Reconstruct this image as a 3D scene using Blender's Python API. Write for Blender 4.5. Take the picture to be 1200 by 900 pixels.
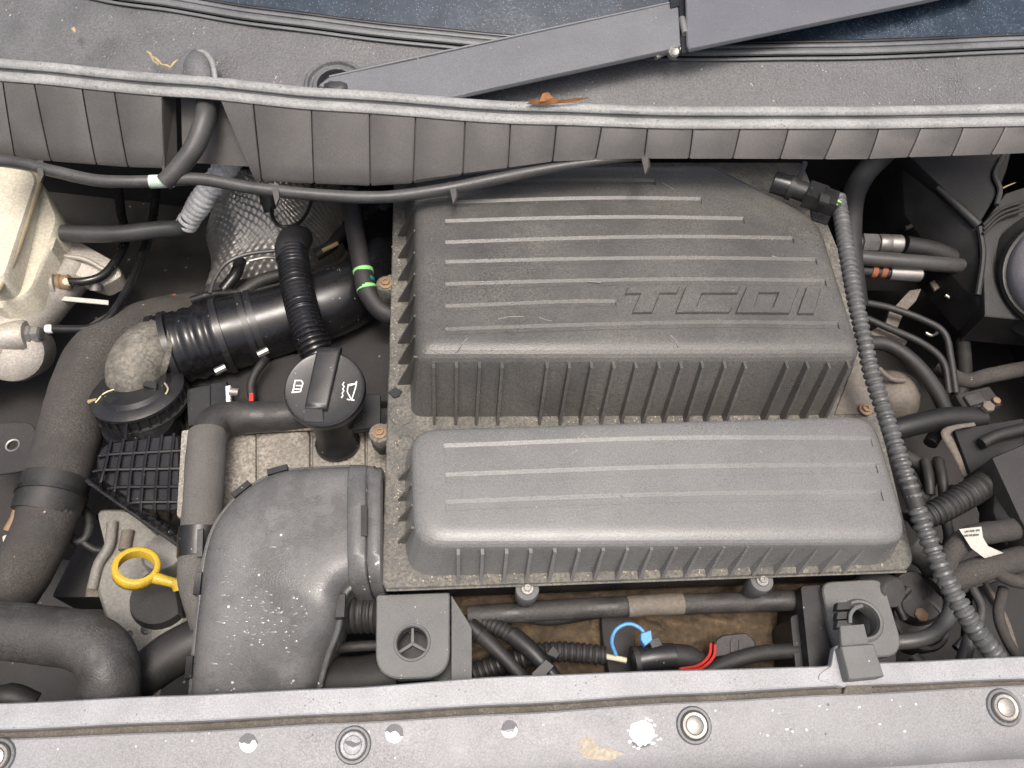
import bpy, bmesh, math, random
from mathutils import Vector as V, Matrix
random.seed(7)
S = bpy.context.scene
for o in list(bpy.data.objects): bpy.data.objects.remove(o)
C = S.collection

# ------------------------------------------------------------------ camera
F = 900.0; CX, CY = 600.0, 450.0; HC = 0.78
ZC = V((40, 520, 900)).normalized()                 # world Z seen in camera axes
XC = V((10000, 150, -900)); XC = (XC - ZC * XC.dot(ZC)).normalized()
YC = ZC.cross(XC)
cam_d = bpy.data.cameras.new('camera'); cam = bpy.data.objects.new('camera', cam_d); C.objects.link(cam)
cam_d.sensor_width = 36; cam_d.lens = 27; cam_d.clip_start = .01; cam_d.clip_end = 100
cam.matrix_world = Matrix.Translation((0, 0, HC)) @ Matrix((XC, YC, ZC)).to_4x4()
S.camera = cam
CAMP = V((0, 0, HC))

# ------------------------------------------------------------------ sky, sun, exposure
W = bpy.data.worlds.new('World'); S.world = W; W.use_nodes = True
nt = W.node_tree; sky = nt.nodes.new('ShaderNodeTexSky'); sky.sky_type = 'NISHITA'; sky.sun_disc = False
SUN_EL, SUN_AZ = 80, 172                             # azimuth clockwise from +Y
sky.sun_elevation = math.radians(SUN_EL); sky.sun_rotation = math.radians(SUN_AZ)
sky.air_density = 1.0; sky.dust_density = 10.0; sky.ozone_density = 1.0
bg = nt.nodes['Background']; nt.links.new(sky.outputs[0], bg.inputs[0]); bg.inputs[1].default_value = .12
sd = bpy.data.lights.new('sun', 'SUN'); sun = bpy.data.objects.new('sun', sd); C.objects.link(sun)
sd.energy = 1.3; sd.angle = math.radians(18); sd.color = (1, .99, .975)
az, el = math.radians(SUN_AZ), math.radians(SUN_EL)
sdir = V((math.sin(az) * math.cos(el), math.cos(az) * math.cos(el), math.sin(el)))
sun.rotation_euler = sdir.to_track_quat('Z', 'Y').to_euler()
S.view_settings.view_transform = 'Standard'; S.view_settings.look = 'None'
S.view_settings.exposure = .68; S.view_settings.gamma = 1; S.view_settings.use_curve_mapping = False

# ------------------------------------------------------------------ placing helpers
def ray(px, py):
    v = V((px - CX, -(py - CY), -F)); return V((XC.dot(v), YC.dot(v), ZC.dot(v)))
def P(px, py, z):                                    # photo point -> bay point at height z (mm)
    d = ray(px, py); return CAMP + d * ((z * .001 - HC) / d.z)
def PP(px, py, p0, n):                               # photo point -> bay point on a sloping plane
    d = ray(px, py); return CAMP + d * ((p0 - CAMP).dot(n) / d.dot(n))
def px_m(p):                                         # metres per photo pixel at a point
    return -(ZCAM.dot(p - CAMP)) / F
ZCAM = V((XC[2], YC[2], ZC[2]))

# ------------------------------------------------------------------ materials
def mat(name, col, rough=.6, metal=0, var=.25, vscale=18, dust=None, damt=.3, dscale=25, dfine=500,
        bump=.25, bscale=700, rvar=.12, spec=None, weave=None, wet=0, chips=None, coat=0, dsharp=.12, grain=.35, wscale=30, wthr=.5):
    m = bpy.data.materials.new(name); m.use_nodes = True; t = m.node_tree; N = t.nodes; L = t.links
    b = N['Principled BSDF']; b.inputs['Metallic'].default_value = metal
    if spec is not None: b.inputs['Specular IOR Level'].default_value = spec
    if coat: b.inputs['Coat Weight'].default_value = coat; b.inputs['Coat Roughness'].default_value = .15
    g = N.new('ShaderNodeNewGeometry')
    def noise(sc, det=4, rg=.6):
        n = N.new('ShaderNodeTexNoise'); n.inputs['Scale'].default_value = sc; n.inputs['Detail'].default_value = det
        n.inputs['Roughness'].default_value = rg; L.new(g.outputs['Position'], n.inputs['Vector']); return n
    def ramp(src, lo, hi, a=0., c=1.):
        r = N.new('ShaderNodeMapRange'); r.inputs[1].default_value = lo; r.inputs[2].default_value = hi
        r.inputs[3].default_value = a; r.inputs[4].default_value = c; L.new(src, r.inputs[0]); return r.outputs[0]
    def mix(fac, a, c, blend='MIX'):
        x = N.new('ShaderNodeMix'); x.data_type = 'RGBA'; x.blend_type = blend
        if isinstance(fac, float): x.inputs[0].default_value = fac
        else: L.new(fac, x.inputs[0])
        for s, vv in ((6, a), (7, c)):
            if isinstance(vv, tuple): x.inputs[s].default_value = (*vv[:3], 1)
            else: L.new(vv, x.inputs[s])
        return x.outputs[2]
    def math_(op, a, c):
        x = N.new('ShaderNodeMath'); x.operation = op
        for s, vv in ((0, a), (1, c)):
            if isinstance(vv, (int, float)): x.inputs[s].default_value = vv
            else: L.new(vv, x.inputs[s])
        return x.outputs[0]
    n1 = noise(vscale, 6)
    lo = tuple(c * (1 - var) for c in col); hi = tuple(min(.9, c * (1 + var)) for c in col)
    base = mix(ramp(n1.outputs[0], .3, .7), lo, hi)
    nf = noise(bscale, 3)
    base = mix(ramp(nf.outputs[0], .36, .64, 0, min(1, .15 + grain)), base, tuple(c * .45 for c in col))
    rough_out = ramp(n1.outputs[0], .3, .7, max(.05, rough - rvar), min(1, rough + rvar))
    if dust is not None:
        n2 = noise(dscale, 8, .7); n3 = noise(dfine, 4, .7)
        f = math_('MULTIPLY', ramp(n2.outputs[0], .5 - dsharp, .5 + dsharp * 1.6), ramp(n3.outputs[0], .42, .62))
        f = math_('MULTIPLY', f, damt)
        base = mix(f, base, dust)
        rough_out = math_('ADD', rough_out, math_('MULTIPLY', f, .35))
    if chips is not None:                            # sparse small specks of another colour
        vo = N.new('ShaderNodeTexVoronoi'); vo.inputs['Scale'].default_value = chips[1]
        L.new(g.outputs['Position'], vo.inputs['Vector'])
        n4 = noise(chips[1] * .3, 2)
        f = math_('MULTIPLY', ramp(vo.outputs['Distance'], .13, .2, 1, 0), ramp(n4.outputs[0], chips[2], chips[2] + .03))
        base = mix(f, base, chips[0])
    if wet:
        n5 = noise(wscale, 5, .55); f = ramp(n5.outputs[0], wthr, wthr + .1)
        base = mix(math_('MULTIPLY', f, .3), base, tuple(c * .45 for c in col))
        rough_out = mixf = math_('SUBTRACT', rough_out, math_('MULTIPLY', f, wet))
    L.new(base, b.inputs['Base Color']); L.new(rough_out, b.inputs['Roughness'])
    bp = N.new('ShaderNodeBump'); bp.inputs['Strength'].default_value = bump; bp.inputs['Distance'].default_value = .001
    hsrc = nf.outputs[0]
    if weave:
        wv = N.new('ShaderNodeTexVoronoi'); wv.inputs['Scale'].default_value = weave; L.new(g.outputs['Position'], wv.inputs['Vector'])
        hsrc = math_('ADD', hsrc, wv.outputs['Distance'])
    L.new(hsrc, bp.inputs['Height']); L.new(bp.outputs[0], b.inputs['Normal'])
    return m
DUST = (.30, .265, .20)
M = {}
M['lid'] = mat('grey_brown_plastic', (.084, .082, .076), .32, dust=(.2, .185, .155), damt=.5, dscale=9, dfine=420, bump=.35, bscale=560, grain=.5, var=.3, vscale=7, rvar=.1, chips=((.3, .29, .26), 260, .66))
M['lid2'] = mat('pale_grey_plastic', (.168, .169, .164), .28, dust=(.26, .253, .235), damt=.45, dscale=8, bump=.22, bscale=600, var=.16, vscale=6, grain=.4, rvar=.1, chips=((.35, .35, .33), 200, .68))
M['flange'] = mat('dusty_grey_plastic', (.115, .112, .10), .6, dust=(.30, .27, .215), damt=.8, dscale=30, dfine=330, bump=.8, bscale=380, grain=.7)
M['bracket'] = mat('dusty_bracket_plastic', (.125, .128, .125), .6, dust=(.27, .25, .21), damt=.35, bump=.4, bscale=500, chips=((.5, .48, .42), 220, .6))
M['black'] = mat('black_plastic', (.016, .016, .017), .33, var=.3, dust=(.12, .11, .09), damt=.18, bump=.12, chips=((.3, .3, .29), 240, .62))
M['gloss'] = mat('glossy_black_plastic', (.009, .009, .01), .26, var=.3, bump=.05, dust=(.1, .09, .08), damt=.12, dscale=40, chips=((.4, .4, .38), 260, .64))
M['rubber'] = mat('black_rubber', (.02, .0195, .019), .55, dust=(.10, .093, .08), damt=.3, bump=.25)
M['greyrubber'] = mat('grey_rubber_hose', (.06, .059, .058), .38, dust=(.2, .19, .165), damt=.25, bump=.25)
M['conduit'] = mat('grey_conduit_plastic', (.095, .096, .096), .34, dust=(.2, .19, .17), damt=.3, bump=.2)
M['foam'] = mat('foam_hose_cover', (.046, .042, .039), .85, dust=(.13, .118, .10), damt=.75, dscale=14, bump=.5, bscale=600, chips=((.3, .26, .2), 120, .62))
M['foam2'] = mat('charcoal_hose_cover', (.040, .0385, .037), .6, dust=(.16, .15, .135), damt=.45, dscale=22, bump=.5, bscale=450, wet=.2)
M['knit'] = mat('knitted_sleeve', (.12, .115, .105), .85, dust=(.2, .185, .15), damt=.3, bump=.6, bscale=500, weave=900)
M['cowl'] = mat('scuttle_plastic', (.086, .081, .0765), .45, dust=(.17, .155, .135), damt=.25, bump=.25, bscale=800, var=.14)
M['cowltop'] = mat('scuttle_top_plastic', (.115, .116, .12), .5, dust=(.26, .255, .25), damt=.25, bump=.9, bscale=420, chips=((.42, .38, .32), 190, .6), wet=.22, wscale=10, wthr=.53, grain=.6)
M['seal'] = mat('weathered_seal_rubber', (.27, .275, .27), .5, dust=(.45, .44, .41), damt=.6, dscale=45, dfine=260, bump=.3, bscale=500, var=.3, chips=((.06, .06, .05), 210, .56), grain=.45)
M['strip'] = mat('trim_rubber', (.12, .125, .13), .4, dust=(.35, .34, .31), damt=.3)
M['wiper'] = mat('grey_wiper_paint', (.135, .14, .152), .4, bump=.12, var=.03, dust=(.3, .3, .3), damt=.12, chips=((.6, .6, .6), 140, .64))
M['glass'] = mat('windscreen_glass', (.022, .036, .056), .07, var=.35, bump=.15, bscale=260, rvar=.03, dust=(.13, .165, .2), damt=.5, dscale=22, dfine=260, chips=((.2, .235, .27), 330, .44), spec=.3)
M['silver'] = mat('silver_paint', (.36, .365, .375), .42, metal=.05, var=.16, dust=(.17, .16, .145), damt=.6, dscale=12, bump=.1, chips=((.14, .13, .12), 190, .58))
M['silver2'] = mat('dull_silver_paint', (.265, .267, .273), .5, metal=.05, var=.12, dust=(.14, .132, .12), damt=.75, dscale=7, bump=.1, chips=((.5, .5, .5), 140, .64))
M['grime'] = mat('grimy_seam', (.10, .09, .075), .8, dust=(.24, .215, .17), damt=.8, dscale=60, bump=.7)
M['chip'] = mat('bare_white_chip', (.74, .75, .76), .6, var=.1, bump=.3)
M['chipgrey'] = mat('grey_primer', (.12, .12, .125), .6, var=.15)
M['mud'] = mat('dried_mud', (.42, .37, .29), .9, var=.2, bump=.8, bscale=300)
M['steel'] = mat('zinc_steel', (.34, .33, .31), .42, metal=.7, dust=(.3, .25, .19), damt=.5, bump=.15)
M['alu'] = mat('oxidised_aluminium', (.46, .43, .38), .55, metal=.35, dust=(.38, .32, .24), damt=.7, dscale=40, bump=.6, bscale=380, var=.25)
M['cast'] = mat('dirty_cast_aluminium', (.35, .325, .28), .75, metal=.1, dust=(.17, .15, .115), damt=.9, dscale=60, dfine=300, bump=1, bscale=300, var=.35, grain=.7)
M['block'] = mat('grey_cast_block', (.24, .235, .215), .65, metal=.2, dust=(.16, .135, .1), damt=.7, dscale=18, bump=.6, bscale=300)
M['rustmetal'] = mat('dirty_metal', (.17, .155, .135), .7, metal=.2, dust=(.2, .13, .075), damt=.8, dscale=22, bump=.7, bscale=260)
M['elbow'] = mat('mottled_dirty_casting', (.22, .205, .17), .6, metal=.2, dust=(.045, .04, .034), damt=.95, dscale=38, dfine=120, bump=1, bscale=220, var=.5, vscale=60, grain=.6)
M['tank'] = mat('yellowed_translucent_plastic', (.64, .60, .475), .5, var=.12, dust=(.42, .33, .2), damt=.5, dscale=12, bump=.2, bscale=300)
M['tank2'] = mat('yellowed_seam_plastic', (.50, .42, .27), .5, var=.15, dust=(.3, .22, .12), damt=.6, dscale=40)
M['yellow'] = mat('yellow_plastic', (.62, .42, .035), .42, var=.15, dust=(.25, .17, .06), damt=.75, dscale=45, bump=.2)
M['wrap'] = mat('white_fabric_wrap', (.86, .84, .79), .9, var=.2, dust=(.16, .15, .14), damt=.45, dscale=70, dfine=200, bump=.9, bscale=320)
M['shield'] = mat('aluminium_heat_shield', (.52, .50, .46), .32, metal=.6, dust=(.14, .125, .105), damt=.6, dscale=14, bump=.2)
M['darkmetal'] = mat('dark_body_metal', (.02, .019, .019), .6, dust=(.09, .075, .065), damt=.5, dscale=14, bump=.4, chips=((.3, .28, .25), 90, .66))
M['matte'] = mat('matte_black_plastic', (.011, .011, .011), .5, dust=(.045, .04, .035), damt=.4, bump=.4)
M['wing'] = mat('dark_wing_coating', (.026, .0245, .0235), .75, dust=(.055, .046, .04), damt=.5, dscale=14, bump=.5, bscale=400, chips=((.28, .24, .18), 80, .64))
M['tray'] = mat('brown_insulation', (.085, .06, .036), .95, dust=(.2, .145, .085), damt=.8, dscale=40, dfine=120, bump=1, bscale=200, var=.6, vscale=45)
M['orange'] = mat('rusty_orange', (.33, .10, .045), .8, dust=(.1, .06, .04), damt=.6, dscale=60)
M['green'] = mat('green_tape', (.25, .62, .22), .5, var=.1)
M['teal'] = mat('teal_clip', (.02, .2, .2), .4)
M['mint'] = mat('pale_green_tape', (.55, .68, .56), .6, var=.1)
M['blue'] = mat('blue_wire', (.10, .32, .62), .4, var=.1)
M['red'] = mat('red_wire', (.5, .03, .02), .4)
M['lime'] = mat('lime_wire', (.55, .7, .08), .4)
M['cream'] = mat('cream_wire', (.7, .62, .45), .5)
M['white'] = mat('white_print', (.78, .78, .78), .6, var=.05)
M['paper'] = mat('paper_tag', (.55, .53, .47), .7, var=.1)
M['ink'] = mat('faded_ink', (.10, .10, .10), .7)
M['scuff'] = mat('pale_scuff', (.24, .23, .21), .7, var=.3)
M['leaf'] = mat('dead_leaf', (.34, .15, .055), .8, var=.4, vscale=120)
M['straw'] = mat('dry_seed', (.40, .31, .16), .8, var=.3)
M['brass'] = mat('dull_brass', (.42, .36, .22), .45, metal=.5, var=.2)
M['rusty'] = mat('rusty_bolt', (.30, .2, .12), .7, metal=.4, dust=(.36, .3, .2), damt=.6)
M['lens'] = mat('grey_lamp_plastic', (.30, .29, .31), .35, var=.1)
M['water'] = mat('water_film', (.2, .2, .2), .06, var=.05, bump=0, rvar=.02, spec=.8)

# ------------------------------------------------------------------ mesh helpers
WL = {}
def tag(o, label=None, cat=None, group=None, kind=None):
    for k, v in (('label', label), ('category', cat), ('group', group), ('kind', kind)):
        if v: o[k] = v
    return o
def thing(name, at, label, cat, group=None):
    o = bpy.data.objects.new(name, None); C.objects.link(o); o.empty_display_size = .02
    o.location = at; WL[o.name] = V(at); return tag(o, label, cat, group)
def mk(name, verts, faces, m, parent=None, sharp=40, label=None, cat=None, group=None, kind=None):
    n = len(verts); lo = V([min(v[i] for v in verts) for i in range(3)]); hi = V([max(v[i] for v in verts) for i in range(3)])
    c = V(((lo.x + hi.x) / 2, (lo.y + hi.y) / 2, lo.z))
    me = bpy.data.meshes.new(name); me.from_pydata([tuple(V(v) - c) for v in verts], [], faces)
    bm = bmesh.new(); bm.from_mesh(me); bmesh.ops.remove_doubles(bm, verts=bm.verts, dist=1e-6)
    bmesh.ops.recalc_face_normals(bm, faces=bm.faces); bm.to_mesh(me); bm.free()
    me.shade_smooth(); me.set_sharp_from_angle(angle=math.radians(sharp)); me.materials.append(M[m])
    o = bpy.data.objects.new(name, me); C.objects.link(o); WL[o.name] = c
    if parent: o.parent = parent; o.location = c - WL[parent.name]
    else: o.location = c
    return tag(o, label, cat, group, kind)
class MB:                                            # collects pieces that make up ONE mesh
    def __init__(s): s.v = []; s.f = []
    def add(s, vf):
        k = len(s.v); s.v += vf[0]; s.f += [tuple(i + k for i in q) for q in vf[1]]; return s
    def build(s, name, m, parent=None, **kw): return mk(name, s.v, s.f, m, parent, **kw)
def loft(rings, cap0=True, cap1=True, closed=True):
    n = len(rings[0]); v = [p for r in rings for p in r]; f = []
    for i in range(len(rings) - 1):
        for j in range(n if closed else n - 1):
            a = i * n + j; b = i * n + (j + 1) % n; f.append((a, b, b + n, a + n))
    if cap0: f.append(tuple(range(n))[::-1])
    if cap1: f.append(tuple(range((len(rings) - 1) * n, len(rings) * n)))
    return v, f
def rpoly(pts, r, n=5):
    out = []; k = len(pts)
    for i, p in enumerate(pts):
        a, b = pts[i - 1], pts[(i + 1) % k]; ri = r[i] if isinstance(r, (list, tuple)) else r
        da, db = a - p, b - p
        p0 = p + da.normalized() * min(ri, da.length * .48); p1 = p + db.normalized() * min(ri, db.length * .48)
        for j in range(n):
            t = j / (n - 1); out.append(p0 * (1 - t) ** 2 + p * 2 * t * (1 - t) + p1 * t * t)
    return out
def offset(pts, d):                                  # inset a convex polygon in XY
    k = len(pts); c = sum(pts, V()) / k; L = []
    for i in range(k):
        a, b = pts[i], pts[(i + 1) % k]; e = (b - a).normalized(); n = V((-e.y, e.x, 0))
        if n.dot(c - a) < 0: n = -n
        L.append((a + n * d, e))
    out = []
    for i in range(k):
        (p, e), (q, g) = L[i - 1], L[i]; den = e.x * g.y - e.y * g.x
        if abs(den) < 1e-4: o = q.copy()
        else:
            t = ((q.x - p.x) * g.y - (q.y - p.y) * g.x) / den; o = p + e * t
        o.z = pts[i].z; out.append(o)
    return out
def down(pts, dz): return [V((p.x, p.y, p.z + dz * .001)) for p in pts]
def prism(pts, thick, r=0, bev=1.0, n=4, axis=None):  # pts: world points of the top face; goes down by thick (mm)
    top = rpoly(pts, [q * .001 for q in r] if isinstance(r, list) else r * .001, n) if r else list(pts)
    c = sum(top, V()) / len(top); ax = (axis or V((0, 0, -1))).normalized(); b = bev * .001
    def shrink(q):
        d = c - q; d -= ax * d.dot(ax); return q + d.normalized() * b
    rings = [[shrink(q) for q in top], [q + ax * b for q in top], [q + ax * thick * .001 for q in top]]
    return loft(rings)
def pz(lst, z=None): return [P(q[0], q[1], q[2] if len(q) > 2 else z) for q in lst]
def spline(pts, step):
    if len(pts) == 2: pts = [pts[0], (pts[0] + pts[1]) / 2, pts[1]]
    q = [pts[0] * 2 - pts[1]] + list(pts) + [pts[-1] * 2 - pts[-2]]; out = []; par = []
    for i in range(1, len(q) - 2):
        n = max(2, int((q[i + 1] - q[i]).length / step))
        for j in range(n):
            t = j / n; a, b, c, d = q[i - 1:i + 3]
            out.append(.5 * (2 * b + (c - a) * t + (2 * a - 5 * b + 4 * c - d) * t * t + (3 * b - a - 3 * c + d) * t ** 3)); par.append(i - 1 + t)
    out.append(q[-2]); par.append(len(pts) - 1); return out, par
def sweep(path, radii, seg=16, prof=None, flat=1.0, cap=True):
    rings = []; t0 = (path[1] - path[0]).normalized(); up = V((0, 0, 1))
    if abs(t0.dot(up)) > .9: up = V((0, 1, 0))
    nrm = (up - t0 * up.dot(t0)).normalized()
    for i, p in enumerate(path):
        t = (path[min(i + 1, len(path) - 1)] - path[max(i - 1, 0)]).normalized()
        nrm = (nrm - t * nrm.dot(t)).normalized(); bi = t.cross(nrm)
        rings.append([p + (nrm * math.cos(a) * flat + bi * math.sin(a)) * radii[i] for a in [2 * math.pi * k / seg for k in range(seg)]])
    return loft(rings, cap, cap)
def tube(pts, r, seg=16, step=6, corr=None, flat=1.0, zero=None, wob=0):
    """pts: photo points with height; r: radius in photo px, one or one per point; corr=(period mm, depth 0..1)"""
    w = pz(pts, zero); st = step * .001
    if corr: st = corr[0] * .001 / 6
    path, par = spline(w, st); rl = r if isinstance(r, (list, tuple)) else [r] * max(len(w), 2)
    if len(w) == 2: par = [q / 2 for q in par]
    rad = []; s = 0
    for i, p in enumerate(path):
        if i: s += (p - path[i - 1]).length
        k = min(int(par[i]), len(rl) - 2); t = par[i] - k
        a = (rl[k] * (1 - t) + rl[k + 1] * t) * px_m(p)
        if corr:
            ph = (s / (corr[0] * .001)) % 1; a *= 1 - corr[1] * (0 if ph < .45 else (math.sin((ph - .45) / .55 * math.pi)) ** .7)
        if wob: a *= 1 + wob * math.sin(s * 190 + 1.3 * math.sin(s * 83))
        rad.append(a)
    return sweep(path, rad, seg, flat=flat)
def lathe(o, axis, prof, seg=32, x=None, ring=False):            # prof: list of (radius m, height m) along axis
    axis = axis.normalized(); x = x or (V((1, 0, 0)) if abs(axis.x) < .8 else V((0, 1, 0)))
    x = (x - axis * x.dot(axis)).normalized(); y = axis.cross(x)
    if ring: prof = list(prof) + [prof[0]]
    return loft([[o + axis * h + (x * math.cos(a) + y * math.sin(a)) * r for a in [2 * math.pi * k / seg for k in range(seg)]] for r, h in prof], not ring, not ring)
def cut(o, vf):                                      # carve a solid out of a mesh object
    k = mk('cutter', vf[0], vf[1], 'black'); md = o.modifiers.new('b', 'BOOLEAN'); md.object = k; md.operation = 'DIFFERENCE'; md.solver = 'EXACT'
    bpy.context.view_layer.update(); dg = bpy.context.evaluated_depsgraph_get()
    me = bpy.data.meshes.new_from_object(o.evaluated_get(dg)); o.modifiers.clear(); old = o.data; o.data = me; bpy.data.meshes.remove(old)
    km = k.data; bpy.data.objects.remove(k); bpy.data.meshes.remove(km)
    me.shade_smooth(); me.set_sharp_from_angle(angle=math.radians(9))
def strip(path, w, prof):                            # prof: (offset -1..1, height mm) across, w in px; path of photo points
    ws = pz(path); pth, _ = spline(ws, .012); rings = []
    for i, p in enumerate(pth):
        t = (pth[min(i + 1, len(pth) - 1)] - pth[max(i - 1, 0)]).normalized(); s = V((-t.y, t.x, 0)).normalized()
        e = .35 if i in (0, len(pth) - 1) else 1
        hw = w * px_m(p) / 2
        rings.append([p + s * a * hw + V((0, 0, h * .001)) for a, h in prof])
    return loft(rings)
def shape2d(polys, p0, n, h):                        # flat printed or raised shapes lying on a plane; polys of photo points
    mb = MB(); ax = -n.normalized()
    for pl in polys:
        q = [PP(x, y, p0, n) + n.normalized() * h * .001 for x, y in pl]
        mb.add(loft([q, [v + ax * (h * .001 + .0002) for v in q]]))
    return mb
def line_poly(pts, w):                               # photo polyline -> list of thin quads
    out = []
    for (x0, y0), (x1, y1) in zip(pts, pts[1:]):
        l = math.hypot(x1 - x0, y1 - y0) or 1; nx, ny = -(y1 - y0) / l * w / 2, (x1 - x0) / l * w / 2
        ex, ey = (x1 - x0) / l * w * .3, (y1 - y0) / l * w * .3
        out.append([(x0 - ex + nx, y0 - ey + ny), (x1 + ex + nx, y1 + ey + ny), (x1 + ex - nx, y1 + ey - ny), (x0 - ex - nx, y0 - ey - ny)])
    return out
def bolt(name, p, r_px, m, parent, h=4, axis=V((0, 0, 1)), **kw):  # flanged hex head with a recess
    r = r_px * px_m(p); pr = [(r, 0), (r, h * .3e-3), (r * .92, h * .4e-3)]
    mb = MB().add(lathe(p, axis, pr, 20)).add(lathe(p + axis * h * .4e-3, axis, [(r * .62, 0), (r * .62, h * .5e-3), (r * .52, h * .6e-3), (r * .3, h * .6e-3), (r * .26, h * .25e-3)], 6))
    return mb.build(name, m, parent, **kw)
UP = V((0, 0, 1))

# ------------------------------------------------------------------ the bay itself
def sheet(name, pts, m, **kw): return mk(name, pts, [tuple(range(len(pts)))], m, kind='structure', **kw)
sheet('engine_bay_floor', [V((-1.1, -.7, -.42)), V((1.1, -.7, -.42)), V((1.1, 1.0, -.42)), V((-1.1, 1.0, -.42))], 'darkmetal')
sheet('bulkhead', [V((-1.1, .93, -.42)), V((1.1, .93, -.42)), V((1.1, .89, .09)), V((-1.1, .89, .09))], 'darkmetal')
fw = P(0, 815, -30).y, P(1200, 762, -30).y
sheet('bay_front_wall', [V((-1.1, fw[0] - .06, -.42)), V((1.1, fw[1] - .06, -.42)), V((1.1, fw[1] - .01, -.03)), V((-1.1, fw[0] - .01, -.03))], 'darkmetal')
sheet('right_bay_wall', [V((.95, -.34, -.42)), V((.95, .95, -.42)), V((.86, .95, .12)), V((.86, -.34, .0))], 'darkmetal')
def grid(name, f, nu, nv, m, thick=None, **kw):
    v = [f(i / nu, j / nv) for j in range(nv + 1) for i in range(nu + 1)]
    fc = [(j * (nu + 1) + i, j * (nu + 1) + i + 1, (j + 1) * (nu + 1) + i + 1, (j + 1) * (nu + 1) + i) for j in range(nv) for i in range(nu)]
    return mk(name, v, fc, m, **kw)
def bil(a, b, c, d, u, v): return (a * (1 - u) + b * u) * (1 - v) + (d * (1 - u) + c * u) * v
# inner wing on the left: a gently dented coated sheet
wa, wb, wc, wd = P(-140, 200, -130), P(300, 200, -180), P(110, 660, -210), P(-160, 640, -120)
def wingf(u, v):
    p = bil(wa, wb, wc, wd, u, v)
    p.z += .012 * math.sin(u * 5 + v * 3) + .02 * math.exp(-((v - .35) * 9) ** 2) - .03 * max(0, u - .7)
    return p
wing = grid('inner_wing', wingf, 30, 30, 'wing', kind='structure')
wp = thing('wing_plate', P(14, 530, -112), 'dark round-cornered metal plate with a bright-edged hole at left edge', 'plate')
wpm = mk('plate', *prism(pz([(-30, 498), (38, 494), (48, 520), (42, 548), (5, 556), (-30, 556)], -96), 3, r=14), 'darkmetal', wp)
cut(wpm, lathe(P(15, 522, -99) - UP * .02, UP, [(.0065, 0), (.0065, .04)], 20))
mk('hole_rim', *lathe(P(15, 522, -96) - UP * .004, UP, [(.0066, .0), (.0066, .0045), (.0085, .005), (.0088, .004), (.0088, 0)], 24, ring=True), 'steel', wp)

# ------------------------------------------------------------------ air filter housing
ab = thing('air_filter_housing', P(760, 560, -60), 'big ribbed dark grey plastic air filter housing with TCDI lettering in the middle', 'air filter')
fl = pz([(462, 190), (940, 190), (986, 300), (1012, 432), (1038, 520), (1071, 656), (1063, 668), (452, 690), (447, 682), (455, 445)], 4)
flo = mk('flange', *prism(fl, 11, r=6, bev=1.5), 'flange', ab)
mk('lip', *loft([pz([(452, 690.5), (1063, 668.5), (1062, 671), (453, 693)], 1), pz([(453, 690), (1062, 668), (1062, 671), (453, 693)], -4)]), 'flange', ab)
lowbox = pz([(470, 200), (925, 200), (1000, 440), (1042, 640), (1030, 662), (470, 684)], -6.5)
mk('filter_case', *prism(lowbox, 60, r=8), 'black', ab)
# upper lid
UT = pz([(487, 190), (838, 190), (962, 254), (1015, 412), (487, 413)], 78)
UB = pz([(474, 222), (800, 222), (935, 288), (972, 487), (482, 489)], 3.5)
def lid(name, B, T, rb, rt, ins, m):
    Bp, Tp = rpoly(B, rb), rpoly(T, rt); I = rpoly(offset(T, ins), [max(.003, q - ins * .6) for q in rt])
    rings = [Bp]
    for k in (.25, .5, .75): rings.append([b.lerp(t, k) for b, t in zip(Bp, Tp)])
    st = [b.lerp(t, .8) for b, t in zip(Bp, Tp)]
    for k in range(0, 8):
        t = k / 7; rings.append([a * (1 - t) ** 2 + c * 2 * t * (1 - t) + d * t * t for a, c, d in zip(st, Tp, I)])
    return mk(name, *loft(rings), m, ab, sharp=50)
ul = lid('ribbed_lid', UB, UT, [.01, .01, .02, .014, .014], [.01, .01, .03, .015, .015], .019, 'lid')
def groove(path, w, d, fr=-.62):                              # recessed channel: gentle rear slope, steep front edge
    return strip(path, w, [(-1.0, 1.0), (-1.0, .0), (fr, -d), (.35, -d), (1.0, .0), (1.0, 1.0)])
gm = MB()
for x0, y0, x1, y1, ym in [(540, 216, 768, 213, 212), (530, 239, 822, 235, 233), (522, 261, 872, 258, 255), (522, 286, 930, 281, 278),
                           (522, 309, 957, 306, 303), (522, 335, 968, 331, 328), (522, 361, 722, 355, 357), (522, 388, 983, 381, 379)]:
    gm.add(groove([(x0, y0, 78), ((2 * x0 + x1) / 3, (y0 + ym) / 2 - .5, 78), ((x0 + x1 * 2) / 3, (y1 + ym) / 2 - .3, 78), (x1, y1, 78)], 11, 2.2))
cut(ul, (gm.v, gm.f))
# raised italic lettering T C D I
p62 = P(800, 350, 78)
def bars(*ps): return [list(p) for p in ps]
LT = {'letter_t': [[(735, 338), (796, 337), (793, 345.3), (773, 345.3), (764, 368), (740, 368.5), (750, 345.8), (732, 346)]],
      'letter_c': [[(803, 337), (867, 337), (863.5, 345.5), (822, 345.5), (816.5, 360.5), (858, 360.5), (854.5, 368), (791, 368)]],
      'letter_i': [[(944, 338.5), (962, 339), (953, 369.5), (933, 369.5)]]}
def poly_in(pts, d):                                 # inset any simple polygon lying in XY
    k = len(pts); ar = sum(pts[i].x * pts[(i + 1) % k].y - pts[(i + 1) % k].x * pts[i].y for i in range(k)); sg = 1 if ar > 0 else -1; out = []
    for i in range(k):
        a, b, c = pts[i - 1], pts[i], pts[(i + 1) % k]; e, g = (b - a).normalized(), (c - b).normalized()
        n1, n2 = V((-e.y, e.x, 0)) * sg, V((-g.y, g.x, 0)) * sg; m = (n1 + n2); m = m / max(.3, m.length_squared) * 2
        out.append(b + m * d)
    return out
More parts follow.
